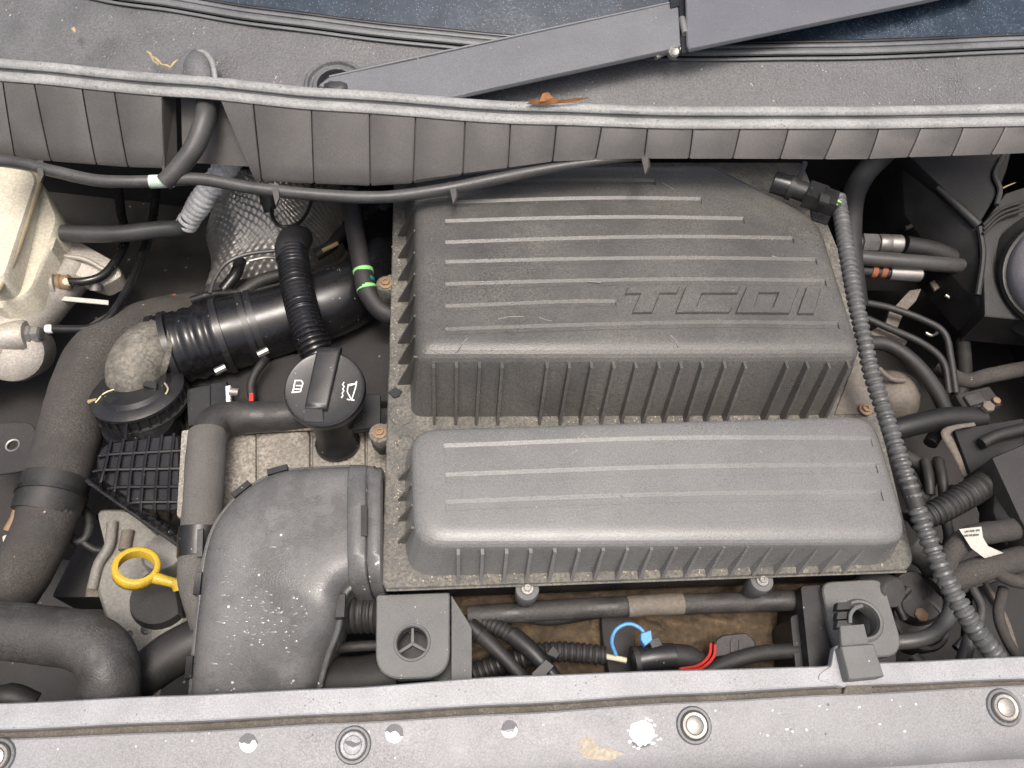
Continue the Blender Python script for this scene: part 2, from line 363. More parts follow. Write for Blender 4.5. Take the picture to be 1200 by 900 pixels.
for nm, pl in LT.items():
    mb = MB()
    for q in pl:
        w = [PP(x, y, p62, UP) for x, y in q]
        mb.add(loft([[v - UP * .0004 for v in w], [v + UP * .0010 for v in w], [v + UP * .0032 for v in poly_in(w, .0010)]]))
    mb.build(nm, 'lid', ul, sharp=25)
dO = [PP(x, y, p62, UP) for x, y in ((874, 337.5), (936, 338), (924, 369), (861, 368.5))]
dN = [PP(x, y, p62, UP) for x, y in ((889, 345), (911, 345), (905, 361.3), (883, 361.3))]
lift = lambda q, h: [v + UP * h * .001 for v in q]
mk('letter_d', *loft([lift(dO, -.4), lift(dO, 1), lift(poly_in(dO, .001), 3.2), lift(poly_in(dN, -.001), 3.2), lift(dN, 1), lift(dN, -.4)], False, False), 'lid', ul, sharp=25)
# lower lid
LT_ = pz([(483, 501), (1024, 484), (1062, 610), (1058, 634), (487, 636)], 52)
LB_ = pz([(474, 520), (1012, 508), (1050, 640), (1040, 662), (476, 676)], 3.5)
ll = lid('smooth_lid', LB_, LT_, [.03, .02, .02, .02, .03], [.026, .028, .03, .026, .03], .020, 'lid2')
gm = MB()
for x0, y0, xm, ym, x1, y1 in [(520, 526, 780, 517, 1022, 517), (522, 560, 780, 551, 1028, 548), (522, 592, 780, 583, 1034, 580)]:
    gm.add(groove([(x0, y0, 52), (xm, ym, 52), (x1, y1, 52)], 14, 1.9, -.86))
cut(ll, (gm.v, gm.f))
def scratches(lst, z, parent):
    for q, w in lst:
        shape2d(line_poly(q, w * .6), P(q[0][0], q[0][1], z), UP, .2).build('scratch', 'scuff', parent)
scratches([([(535, 412), (541, 404), (548, 396)], 1.6), ([(584, 374), (596, 371), (614, 371)], 1.0), ([(632, 372), (640, 375), (647, 376)], 1.3), ([(786, 393), (791, 398), (795, 406)], 1.6), ([(776, 214), (790, 222)], 1.0), ([(690, 330), (704, 331)], 1.4), ([(905, 300), (911, 302)], 1.6)], 78, ul)
scratches([([(646, 547), (662, 537), (677, 527)], 1.6), ([(676, 515), (685, 506)], 1.3), ([(686, 510), (691, 515)], 1.2), ([(702, 514), (712, 507)], .8), ([(1006, 560), (1018, 553)], .9), ([(722, 574), (731, 583)], .8), ([(890, 528), (893, 530)], 1.5)], 52, ll)
# ribs on the walls, one by one
def wall_rib(top, bot, back, t_mm, parent, m):       # outer edge from top to bot, sunk inwards by 'back'
    side = (bot - top).cross(back).normalized() * t_mm * .0005
    a = [top, bot, bot + back, top + back]
    return mk('rib', *loft([[q + side for q in a], [q - side for q in a]]), m, parent)
for xt, xb in zip([508, 535, 562, 588, 641, 667, 693, 719, 745, 772, 798, 823, 849, 873, 922, 946, 971, 994],
                  [509, 534, 558, 583, 632, 656, 680, 704, 728, 753, 777, 803, 826, 849, 894, 917, 940, 963]):
    wall_rib(P(xt, 425, 68) + V((0, -.007, 0)), P(xb, 495, 4) + V((0, -.004, 0)), V((0, .03, -.002)), 3.4, ul, 'lid')
for k in range(18):
    xt = 537 + k * 28.2; xb = 537 + k * 26.5; dy = -k * .75
    wall_rib(P(xt, 641 + dy, 43) + V((0, -.008, 0)), P(xb, 679 + dy, 4) + V((0, -.005, 0)), V((0, .03, -.001)), 3.4, ll, 'lid2')
for y in (250, 276, 302, 327, 352, 376, 400, 424):
    wall_rib(P(485, y - 6, 68), P(466, y + 26, 4), V((.016, 0, -.002)), 2.6, ul, 'lid')
for y in (548, 572, 596, 622):
    wall_rib(P(482, y - 4, 42), P(466, y + 14, 4), V((.014, 0, -.002)), 2.6, ll, 'flange')
gr = MB(); rg_ = random.Random(21)
for _ in range(260):
    if rg_.random() < .4: x = rg_.uniform(459, 470); y = rg_.uniform(250, 670)
    elif rg_.random() < .4: x = rg_.uniform(500, 960); y = rg_.uniform(488, 496)
    else: x = rg_.uniform(480, 1045); y = 685 - .0355 * (x - 452) - rg_.uniform(1, 9)
    p = P(x, y, 4.0); r = rg_.uniform(.0004, .0013)
    gr.add(lathe(p, UP, [(r, -.0002), (r * .8, r * .5), (r * .2, r * .7)], 5))
gr.build('grit', 'mud', kind='stuff', label='fine pale grit scattered on the flange of the air filter housing', cat='grit')
# moulded roundels and lugs with screws
for cx_, cy_, rr in ((470, 486, 14), (475, 519, 10)):
    p = P(cx_, cy_, 4.4); r = rr * px_m(p)
    mk('moulded_roundel', *tube([(cx_ + rr * math.cos(a), cy_ + rr * .87 * math.sin(a), 4.2) for a in [k * math.pi / 8 for k in range(17)]], .9, 6), 'flange', ab)
for i, (x, y, bx, by, m) in enumerate(((618, 690, 1.6, 30, 'flange'), (893, 680, -8, 26, 'flange'), (452, 332, 4, 45, 'flange'), (445, 507, 4, 40, 'flange'))):
    zt = -3 if i < 2 else 2; p = P(x, y, zt)
    lg = mk('lug', *lathe(p - UP * .042, UP, [(.0085, 0), (.0095, .01), (.0115, .014), (.0125, .04), (.0115, .042)], 24), 'bracket' if i < 2 else 'flange', ab)
    bolt('screw', p + UP * .0003, 7.5 if i < 2 else 8.5, 'steel' if i < 2 else 'rusty', lg, 5)
    if i < 2: mk('lug_web', *prism(pz([(x - 20, y - 22), (x + 18, y - 23), (x + 13, y - 3), (x - 13, y - 3)], -2), 9), 'flange', lg)
    else: mk('lug_web', *prism(pz([(x + 2, y - 10), (x + 22, y - 14), (x + 20, y + 14), (x + 2, y + 8)], 1), 10), 'flange', lg)
mk('rubber_plug', *prism(pz([(455, 459), (463, 453), (471, 458), (468, 464), (461, 466)], 6.5), 2, bev=.5), 'black', ab)
# bracket with the three-pointed star in its hole
bk = mk('star_bracket', *prism(pz([(441, 697), (527, 694), (527, 794), (440, 796)], -14), 12, r=[3, 3, 26, 26], n=8, bev=1.5), 'bracket', ab)
hp = P(483, 753, -14); hr = 18 * px_m(hp)
cut(bk, lathe(hp - UP * .03, UP, [(hr, 0), (hr, .05)], 40))
mk('hole_rim', *lathe(hp - UP * .004, UP, [(hr, -.012), (hr, .003), (hr * 1.06, .0056), (hr * 1.16, .0056), (hr * 1.22, .0036), (hr * 1.1, -.002)], 40, ring=True), 'bracket', bk)
for a in (90, 210, 330):
    d = V((math.cos(math.radians(a)), math.sin(math.radians(a)), 0)); s = V((-d.y, d.x, 0)) * .0016; c0 = hp - UP * .005
    mk('star_arm', *prism([c0 - s, c0 + s, c0 + d * hr + s * .8, c0 + d * hr - s * .8], 7, bev=.4), 'bracket', bk)
mk('star_bracket_leg', *prism(pz([(441, 702), (529, 697), (553, 735), (553, 797), (441, 800)], -58), 60, r=3), 'black', ab)
mk('leg_plate', *prism(pz([(529, 697, -20), (553, 735, -27), (553, 800, -27), (529, 800, -22)]), 60, bev=1), 'bracket', ab)
# right bracket with round eye
bk2 = mk('eye_bracket', *prism(pz([(962, 682), (1034, 678), (1057, 752), (1050, 769), (985, 772), (972, 735)], -16), 12, r=12, n=6, bev=1.5), 'bracket', ab)
hp = P(1010, 727, -16); hr = 19 * px_m(hp)
cut(bk2, lathe(hp - UP * .03, UP, [(hr, 0), (hr, .05)], 36))
mk('eye_rim', *lathe(hp - UP * .006, UP, [(hr * .98, -.012), (hr * .98, .004), (hr * 1.05, .009), (hr * 1.18, .0095), (hr * 1.32, .0065), (hr * 1.36, .004), (hr * 1.2, -.002)], 40, ring=True), 'bracket', bk2)
mk('eye_bracket_leg', *prism(pz([(968, 690), (1030, 686), (1052, 745), (1050, 790), (985, 795)], -62), 40, r=3), 'black', ab)
mk('support_block', *prism(pz([(938, 686), (961, 684), (978, 745), (976, 800), (950, 800)], -24), 80, r=4), 'black', ab)
mk('support_block', *prism(pz([(926, 722), (944, 716), (950, 800), (934, 800)], -40), 60, r=3), 'black', ab)

# cross tube below the housing
ct = thing('cross_tube', P(740, 708, -70), 'dusty grey round tube lying along the front edge below the air filter housing', 'tube')
mk('pipe', *tube([(548, 722, -52), (700, 712, -52), (860, 706, -52), (948, 703, -52)], 12, 16), 'foam2', ct)
mk('rust_patch', *tube([(735, 711, -50), (765, 709, -50), (800, 707.5, -50)], 12.5, 16, wob=.02), 'rustmetal', ct)
ec = mk('rubber_stub', *lathe(P(1046, 694, -22), V((.35, -.5, .8)), [(.017, -.03), (.017, 0), (.015, .003)], 28), 'greyrubber', label='pale rounded rubber stub beside the right-hand eye bracket', cat='stub')

# ------------------------------------------------------------------ left air duct
du = thing('air_duct', P(320, 700, -80), 'wet curved grey plastic air duct bending down in front of the housing', 'air duct')
O_ = [(441, 549), (385, 551), (328, 557), (287, 579), (257, 613), (243, 652), (236, 705), (230, 762), (225, 830)]
I_ = [(441, 686), (428, 686), (415, 688), (407, 693), (402, 705), (399, 722), (395, 742), (383, 774), (368, 830)]
ZO = [10, 10, 10, 10, 9, 6, -4, -20, -44]
op, _ = spline([P(x, y, z - 20) for (x, y), z in zip(O_, ZO)], .01)
ow = [P(x, y, z - 20) for (x, y), z in zip(O_, ZO)]; iw = [P(x, y, z - 22) for (x, y), z in zip(I_, ZO)]
def respl(pts, n):
    out = []; q = [pts[0] * 2 - pts[1]] + list(pts) + [pts[-1] * 2 - pts[-2]]
    for k in range(n + 1):
        u = k / n * (len(pts) - 1); i = min(int(u), len(pts) - 2); t = u - i; a, b, c, d = q[i:i + 4]
        out.append(.5 * (2 * b + (c - a) * t + (2 * a - 5 * b + 4 * c - d) * t * t + (3 * b - a - 3 * c + d) * t ** 3))
    return out
NO, NT = 48, 28
oo, ii = respl(ow, NO), respl(iw, NO); rings = []
for a, b in zip(oo, ii):
    r = [V((a.x, a.y, a.z - .05))]
    for k in range(NT + 1):
        t = k / NT; e = .5 - .5 * math.cos(math.pi * t); e = .5 * e + .5 * t
        h = (1 - abs(2 * e - 1) ** 8) ** .6 * .028
        r.append(a.lerp(b, e) + UP * h)
    r.append(V((b.x, b.y, b.z - .05))); rings.append(r)
M['duct'] = mat('wet_grey_plastic', (.115, .115, .113), .34, dust=(.2, .19, .17), damt=.3, bump=.3, bscale=600, wet=.16, chips=((.55, .56, .57), 130, .6))
mk('duct_shell', *loft(rings, False, False, False), 'duct', du, sharp=60)
rim = [p + UP * .004 for p in oo[3:]]
mk('rim', *sweep(rim, [.0034] * len(rim), 8), 'duct', du)
rim = [p + UP * .003 for p in ii[10:]]
mk('rim', *sweep(rim, [.0034] * len(rim), 8), 'duct', du)
for k in (12, 18, 34, 44):
    p = oo[k]; q = (oo[k + 1] - oo[k - 1]).normalized(); s = V((q.y, -q.x, 0)).normalized()
    if s.dot(p - ii[k]) < 0: s = -s
    a = p + UP * .011 + s * .002
    mk('rim_clip', *prism([a - q * .011 - s * .003, a + q * .011 - s * .003, a + q * .011 + s * .004, a - q * .011 + s * .004], 10, bev=.7), 'black', du)
p = ii[27] + UP * .012
mk('rim_clip', *prism([p + V((-.004, -.012, 0)), p + V((.005, -.012, 0)), p + V((.005, .012, 0)), p + V((-.004, .012, 0))], 9, bev=.7), 'black', du)
def collar(x0, x1, dz, m, nm, grow=0):
    rs = []
    for x in (x0, x0 + 1.5, x1 - 1.5, x1):
        g = grow if x in (x0 + 1.5, x1 - 1.5) else grow - 1.5
        top, bot = P(x, 545 - g, 0), P(x, 690 + g, 0); r = []
        for k in range(NT + 1):
            t = k / NT; h = (1 - abs(2 * t - 1) ** 5) ** .5 * (.036 + (g + dz) * .001)
            q = top.lerp(bot, t); r.append(V((q.x, q.y, -.012 + h)))
        r += [V((bot.x, bot.y, -.07)), V((top.x, top.y, -.07))]; rs.append(r)
    mk(nm, *loft(rs), m, du, sharp=50)
collar(411, 432, 1, 'duct', 'collar', 1); collar(433, 449, -1, 'duct', 'collar', -1)
sp = P(426, 612, 31); 
mk('slot', *prism(pz([(423, 592), (430, 592), (430, 628), (423, 628)], 27.2), 2, bev=.3), 'black', du)
# wet patch and droplets on the duct
def surf(t, e):                                      # point on the duct shell
    k = min(NO - 1, int(t * NO)); f = t * NO - k; a = oo[k].lerp(oo[k + 1], f); b = ii[k].lerp(ii[k + 1], f)
    return a.lerp(b, e) + UP * ((1 - abs(2 * e - 1) ** 8) ** .6 * .028)
mb = MB()
for _ in range(90):
    t = min(.97, max(.3, random.gauss(.76, .09))); e = random.uniform(.2, .8); p = surf(t, e)
    r = random.choice((.0006, .0008, .001, .0014)); n = (surf(t + .01, e) - p).cross(surf(t, e + .02) - p).normalized()
    if n.z < 0: n = -n
    x = V((random.uniform(.8, 2.2), random.uniform(-.5, .5), 0)).normalized()
    x = (x - n * x.dot(n)).normalized(); y = n.cross(x); st = random.uniform(1, 3.6)
    mb.add(loft([[p + n * r * h + (x * math.cos(q) * st + y * math.sin(q)) * r * w for q in [k * math.pi / 4 for k in range(8)]] for w, h in ((1.05, -.1), (.9, .3), (.5, .5), (.1, .56))]))
mb.build('water_droplets', 'water', kind='stuff', label='small water droplets beading on the curved air duct', cat='water')

# ------------------------------------------------------------------ scuttle panel under the windscreen
TOPL = [(-60, 92), (0, 97), (200, 115), (400, 133), (600, 147), (800, 153), (1000, 153), (1260, 149)]
BOTL = [(-60, 185), (0, 189), (60, 193), (150, 200), (190, 201), (300, 216), (430, 222), (500, 218), (560, 206), (650, 193), (740, 189), (860, 189), (1000, 190), (1100, 186), (1260, 180)]
def yl(lst, x):
    for (x0, y0), (x1, y1) in zip(lst, lst[1:]):
        if x0 <= x <= x1:
            t = (x - x0) / (x1 - x0); t2 = t * t * (3 - 2 * t); return y0 + (y1 - y0) * (.5 * t + .5 * t2)
    return lst[-1][1]
sc = thing('scuttle_panel', P(600, 150, 120), 'ribbed grey plastic scuttle panel running across below the windscreen', 'panel')
XT = [-50, 3, 40, 96, 134, 190, None, 258, 297, 365, 433, 487, 545, 598, 652, 705, 759, 812, 867, 924, 980, 1030, 1079, 1129, 1178, 1230]
XB = [-30, 18, 60, 113, 150, 193, None, 300, 307, 368, 434, 484, 542, 595, 647, 697, 754, 807, 858, 913, 965, 1017, 1063, 1114, 1160, 1210]
def facept(xt, xb, v, back=0):
    yt, yb = yl(TOPL, xt), yl(BOTL, xb); zt = 160; zb = 160 - (yb - yt) * .7
    a, b = P(xt, yt, zt), P(xb, yb, zb); q = a.lerp(b, v); q.y += back - .0015 * (1 - (2 * v - 1) ** 2)
    return q
for (a, b), (c, d) in zip(zip(XT, XB), zip(XT[1:], XB[1:])):
    if a is None or c is None: continue
    g = .8; rs = []
    for v in (0, .15, .4, .7, .9, .975, 1.0):
        l, r = facept(a + g, b + g, v), facept(c - g, d - g, v); inn = .0 if v < .95 else (.003 if v < .99 else .009)
        k = V((0, .0012, 0)); ll_, rr_ = l.lerp(r, .03), l.lerp(r, .97); off = V((0, inn, 0))
        rs.append([l + k + off, ll_ + off, rr_ + off, r + k + off, r + V((0, .012, 0)) + off, l + V((0, .012, 0)) + off])
    mk('panel', *loft(rs), 'cowl', sc, sharp=35)
for lo_, hi_ in ((0, 5), (7, 25)):
    v = []; n = 0
    for a, b in zip(XT[lo_:hi_ + 1], XB[lo_:hi_ + 1]):
        v += [facept(a, b, 0, .0085), facept(a, b, .985, .0085), facept(a, b, .985, .03), facept(a, b, 0, .03)]; n += 1
    f = [(i * 4 + j, i * 4 + (j + 1) % 4, i * 4 + 4 + (j + 1) % 4, i * 4 + 4 + j) for i in range(n - 1) for j in range(4)]
    mk('backing', v, f + [(0, 1, 2, 3), tuple((n - 1) * 4 + q for q in (0, 1, 2, 3))], 'cowl', sc)
# recess in the panel where the hose passes
rb_ = [P(212, 112, 142), P(300, 118, 142), P(305, 196, 88), P(214, 190, 88)]
mk('recess_panel', *loft([rb_, [q + V((0, .006, 0)) for q in rb_]]), 'cowl', sc)
mk('recess_panel', *loft([[P(191, 114, 158), P(193, 201, 100), P(208, 196, 88), P(206, 112, 140)], [P(188, 114, 158), P(190, 201, 99), P(205, 196, 87), P(203, 112, 140)]]), 'cowl', sc)
# lip seal: two rounded beads
lip1 = [(x, yl(TOPL, x) - 22.5, 170) for x in range(-60, 1261, 60)]
mk('lip_bead', *tube(lip1, 6.8, 12, flat=.7, wob=.003), 'seal', sc)
lip2 = [(x, yl(TOPL, x) - 7.5, 162) for x in range(-60, 1261, 60)]
mk('lip_bead', *tube(lip2, 7.6, 12, flat=.6, wob=.003), 'seal', sc)
lip3 = [(x, yl(TOPL, x) - 15, 163) for x in range(-60, 1261, 60)]
mk('lip_groove', *tube(lip3, 5, 8), 'strip', sc)
# top surface of the scuttle
SEAL = [(-60, -48), (0, -32), (130, 0), (300, 26), (430, 44), (600, 60), (800, 68), (1000, 66), (1260, 56)]
v = []; XS = list(range(-80, 1281, 40)); NV = 8
for x in XS:
    for k in range(NV + 1):
        t = k / NV; y0 = yl(TOPL, min(max(x, -59), 1259)) - 25; y1 = yl(SEAL, min(max(x, -59), 1259)) + 4
        v.append(P(x, y0 + (y1 - y0) * t, 150 + 26 * t))
f = [(i * (NV + 1) + k, i * (NV + 1) + k + 1, (i + 1) * (NV + 1) + k + 1, (i + 1) * (NV + 1) + k) for i in range(len(XS) - 1) for k in range(NV)]
mk('weather_panel', v, f, 'cowltop', sc, sharp=60)
# windscreen and its trim
ws = thing('windscreen', P(600, 20, 180), 'dark blue windscreen speckled with dirt along the top edge', 'windscreen')
v = []; 
for x in XS:
    xx = min(max(x, -59), 1259)
    for k in range(5):
        t = k / 4; v.append(P(x, yl(SEAL, xx) - 14 - t * 130, 178 + 60 * t))
f = [(i * 5 + k, i * 5 + k + 1, (i + 1) * 5 + k + 1, (i + 1) * 5 + k) for i in range(len(XS) - 1) for k in range(4)]
mk('glass', v, f, 'glass', ws, sharp=60)
for dy, r, m in ((2, 2.4, 'strip'), (-6, 5.0, 'strip'), (-13, 3.0, 'strip'), (-18, 2.2, 'black')):
    mk('trim_bead', *tube([(x, yl(SEAL, x) + dy, 179 - dy * .35) for x in range(-40, 1241, 80)], r, 10, flat=.7), m, ws)
# wiper
wi = thing('wiper_arm', P(390, 100, 180), 'flat grey metal wiper arm lying diagonally across the scuttle', 'wiper arm')
def wedge(top, thick, bev=1.5): return prism(top, thick, r=2, bev=bev, n=3)
mk('arm', *wedge(pz([(372, 100, 172), (384, 91, 176), (560, 53, 195), (788, 4, 212), (795, 3, 212), (798, 54, 209), (780, 59, 207), (545, 110, 178), (500, 119, 166), (420, 118, 162)]), 5), 'wiper', wi)
mk('arm_edge', *tube([(386, 90, 176), (560, 52, 195), (792, 2, 211.5)], 1.6, 8), 'wiper', wi)
mk('blade_arm', *wedge(pz([(803, -30, 214), (1160, -60, 224), (1160, -18, 224), (1085, 0, 221), (808, 57, 212), (805, 52, 212)]), 5), 'wiper', wi)
hg = mk('hinge', *loft([pz([(795, -6), (806, -6), (809, 60), (799, 62)], 206), pz([(795, -6), (806, -6), (809, 60), (799, 62)], 196)]), 'black', wi)
mk('hinge_pin', *tube([(799, 22, 209), (803, 40, 209)], 4, 10), 'steel', wi)
mk('hinge_tab', *prism(pz([(784, -4, 214), (796, -6, 214), (797, 6, 214), (786, 8, 214)]), 5, r=2), 'black', wi)
mk('hinge_screw', *lathe(P(789, 61, 203), V((.2, -.5, .8)), [(.007, -.004), (.007, .002), (.005, .004), (.002, .003)], 16), 'steel', wi)
mk('hinge_clip', *tube([(768, 67, 198), (782, 60, 200), (797, 58, 201)], 3.6, 10), 'steel', wi)
pv = P(394, 101, 166)
mk('pivot_ring', *lathe(pv, V((0, -.2, 1)), [(.038, -.01), (.038, .001), (.036, .003), (.033, .003), (.031, 0), (.028, 0), (.026, .003), (.022, .003), (.021, -.006)], 40, ring=True), 'cowltop', wi)
mk('pivot_cap', *lathe(P(394, 101, 168), V((0, -.2, 1)), [(.016, -.01), (.016, .002), (.013, .005), (.006, .006)], 24), 'black', wi)
# leaf litter caught on the lip
def litter(name, pts, z, w, m, label, cat):
    mb = MB()
    for (x, y), (x2, y2) in zip(pts, pts[1:]):
        mb.add(tube([(x, y, z), ((x + x2) / 2, (y + y2) / 2 - 1, z + 2), (x2, y2, z + .5)], [w * .6, w, w * .5], 6, step=4, flat=.45))
    return mb.build(name, m, label=label, cat=cat)
lfm = MB()
for outl, z in (([(617, 121, 180), (626, 116, 182), (634, 118, 184), (645, 113, 186), (655, 117, 184), (676, 115, 186), (690, 114, 183), (672, 119, 181), (650, 121, 180), (636, 122, 180)], 0), ([(632, 119, 184), (636, 109, 190), (643, 108, 191), (648, 114, 187), (641, 118, 184)], 0)):
    lfm.add(prism(pz(outl), 1.0, bev=.3))
lfm.build('dead_leaf', 'leaf', label='curled rust-brown dead leaf lying on the scuttle lip', cat='leaf')
litter('dry_seed_head', [(171, 62), (176, 64), (180, 72), (186, 76)], 174, 1.6, 'straw', 'tiny dry straw seed head at the far left of the scuttle', 'seed')
litter('dry_seed_head', [(172, 60), (178, 66), (190, 76), (200, 79), (208, 70)], 176, 1.8, 'straw', 'dry straw seed head beside the hose hump on the scuttle', 'seed')
litter('dry_seed_head', [(86, 32), (88, 38), (84, 33)], 178, 1.8, 'straw', 'pale dry seed on the wet scuttle near top left corner', 'seed')
litter('dry_stalk', [(1166, 226), (1190, 214)], -20, 1.0, 'straw', 'thin straw stalk lying on the black box at right', 'stalk')

# hose hump over the lip
hh = thing('drain_hose', P(205, 213, 90), 'thick grey rubber hose curving down through the scuttle recess', 'hose')
mk('hose', *tube([(245, 100, 140), (243, 118, 142), (240, 140, 142), (228, 172, 128), (207, 200, 112), (192, 214, 104)], [12, 12, 12, 11.5, 11, 10], 20, step=4), 'greyrubber', hh)
mk('hose_hump', *tube([(236, 102, 156), (234, 88, 166), (231, 74, 172), (229, 62, 172)], [22, 20, 16, 7], 24, step=3, flat=.7), 'cowltop', sc)
mk('hump_fin', *tube([(228, 60, 176), (240, 62, 179), (249, 74, 178), (253, 96, 172)], [1.5, 3, 3.4, 3], 10, step=3), 'seal', sc)
# washer hose along the scuttle
wh = thing('washer_hose', P(300, 220, 90), 'thin grey washer hose clipped along the lower edge of the scuttle', 'hose')
WHP = [(-40, 184, 108), (20, 191, 108), (60, 200, 106), (110, 211, 104), (150, 213, 104), (190, 212, 103), (235, 210, 104), (300, 221, 100), (380, 229, 98), (450, 231, 99), (520, 222, 104), (580, 210, 112), (640, 198, 122), (700, 189, 130), (760, 184, 134)]
mk('hose', *tube(WHP, [7.2] * 12 + [6, 4.5, 3], 16, step=5), 'greyrubber', wh)
mk('tape', *tube([(176, 213, 104), (190, 212.5, 104), (203, 211.5, 104)], 7.8, 16, step=3), 'mint', wh)
for x, y, z in ((46, 196, 112), (322, 223, 106), (530, 221, 110), (755, 186, 138)):
    mk('clip', *loft([pz([(x - 5, y - 8, z), (x + 4, y - 8, z), (x + 5, y + 9, z), (x + 1, y + 18, z)]), pz([(x - 4, y - 8, z - 5), (x + 6, y - 8, z - 5), (x + 7, y + 9, z - 5), (x + 3, y + 18, z - 5)])]), 'cowl', wh)

# ------------------------------------------------------------------ front panel
FP = thing('front_panel', P(600, 830, -20), 'silver painted front cross panel with round studs and paint chips', 'panel')
E1 = [(-60, 838), (0, 824), (200, 815), (400, 806), (600, 792), (800, 785), (958, 781), (985, 778), (1040, 776), (1200, 769), (1260, 766)]
E2 = [(-60, 862), (0, 855), (200, 846), (400, 836), (600, 825), (800, 813), (1000, 803), (1200, 795), (1260, 792)]
E3 = [(-60, 874), (0, 866), (200, 858), (400, 847), (600, 836), (800, 823), (1000, 813), (1200, 803), (1260, 800)]
XF = list(range(-60, 1261, 30))
rs = []
for x in XF:
    y1, y2, y3 = yl(E1, x), yl(E2, x), yl(E3, x)
    q = [P(x, y1, -30), P(x, y1, 6), P(x, y1 + 1.5, 8), P(x, y2 - 2, 9), P(x, y2, 8), P(x, y2 + 2, 1)]
    rs.append(q)
mk('flange', *loft(rs, False, False, False), 'silver', FP, sharp=35)
rs = []
for x in XF:
    y2, y3 = yl(E2, x), yl(E3, x); rs.append([P(x, y2 + 1, 3), P(x, y2 + 4, -1), P(x, y3 - 3, -1), P(x, y3 + 1, 1)])
mk('grimy_seam', *loft(rs, False, False, False), 'grime', FP, sharp=60)
p3 = P(600, 836, 3); fn = V((0.0, -.42, .9)).normalized()
rs = []
for x in XF:
    y3 = yl(E3, x); q = [P(x, y3, -2), P(x, y3, 3.0), P(x, y3 + 2, 4.0)]
    base = P(x, y3 + 2, 4.0)
    for d, dz in ((.02, -.002), (.04, -.005), (.052, -.010), (.058, -.018), (.061, -.028), (.068, -.033), (.085, -.035), (.12, -.036), (.2, -.05)):
        q.append(base + V((0, -d, dz)))
    rs.append(q)
mk('face', *loft(rs, False, False, False), 'silver2', FP, sharp=35)
def facez(x, y):                                     # point on the front panel face
    y3 = yl(E3, x); b = P(x, y3 + 2, 4.0); n = V((0, -.12, .993)).normalized(); return PP(x, y, b, n), n
for x, y in ((414, 873), (813, 850), (1176, 829), (-3, 887)):
    p, n = facez(x, y); s = px_m(p)
    st = mk('stud', *lathe(p, n, [(21 * s, -.003), (21 * s, .0006), (19.5 * s, .0022), (17 * s, .0022), (15.5 * s, .0008), (15 * s, -.001)], 40), 'strip', FP)
    mk('stud_cap', *lathe(p, n, [(15.2 * s, -.001), (15.2 * s, .003), (14 * s, .0045), (10.8 * s, .0042), (10.2 * s, .0034), (9.8 * s, .0046), (6 * s, .0056), (.5 * s, .0058)], 40), 'steel' if x != 414 else 'silver', st)
    if x == 414:
        shape2d([[(403, 869), (411, 868), (417, 871), (425, 868), (421, 873), (414, 876), (407, 873)]], p + n * .0058, n, .3).build('chipped_paint', 'chipgrey', st)
def blob(cx, cy, rx, ry, seed, jag=.18, a0=0, a1=360, n=26):
    rr = random.Random(seed); return [(cx + rx * math.cos(math.radians(a)) * (1 + rr.uniform(-jag, jag)), cy + ry * math.sin(math.radians(a)) * (1 + rr.uniform(-jag, jag))) for a in [a0 + (a1 - a0) * k / n for k in range(n)]]
def decal(name, polys, x, y, m, h=.25):
    p, n = facez(x, y); mb = shape2d(polys, p, n, h); return mb.build(name, m, FP)
for k, (x, y, r) in enumerate(((291, 871, 11), (462, 860, 11), (597, 855, 10))):
    decal('primer_chip', [blob(x, y, r, r + 1, k, .06)], x, y, 'chipgrey')
    rr = random.Random(k + 3); ed = [(x - r + 2 * r * i / 7, y + rr.uniform(-4, 4)) for i in range(8)]
    decal('bare_chip', [ed + [(x + (r - .5) * math.cos(math.radians(a)), y + r * math.sin(math.radians(a))) for a in range(15, 170, 15)]], x, y, 'chip', .5)
decal('primer_chip', [blob(752, 862, 14, 15, 9, .1)], 752, 862, 'chipgrey')
decal('bare_chip', [blob(752, 859, 14.5, 15, 11, .1, n=30)], 752, 859, 'chip', .5)
for k, (dx, dy, r) in enumerate(((15, -9, 1.6), (17, 3, 1.4), (-14, 10, 1.8), (-9, 16, 1.3), (6, -17, 1.4), (13, 12, 2.0), (-16, -3, 1.2), (-4, 18, 1.6), (19, 8, 1.0), (10, -15, 1.7))):
    decal('paint_nick', [blob(752 + dx, 859 + dy, r * 1.5, r, k + 200, .3, n=8)], 752 + dx, 859 + dy, 'chip', .5)
decal('dried_mud', [blob(690, 876, 12, 12, 5, .25) , blob(706, 884, 22, 7, 6, .2)][:1] , 690, 876, 'mud', .5)
decal('dried_mud', [blob(706, 884, 22, 7, 6, .2)], 706, 884, 'mud', .6)
for k in range(46):
    x = random.choice((random.uniform(880, 1060), random.uniform(30, 1150))); y = yl(E3, x) + random.uniform(8, 48); r = random.uniform(.6, 1.7)
    decal('paint_nick', [blob(x, y, r * random.uniform(.7, 1.4), r, k + 50, .3, n=7)], x, y, random.choice(('chip', 'chip', 'chipgrey')), .25)
# raised notch left of the latch
mk('flange_tab', *prism(pz([(958, 797), (960, 790), (974, 780), (978, 757), (985, 755), (996, 800), (990, 806)], 9.5), 10, r=3), 'silver', FP)
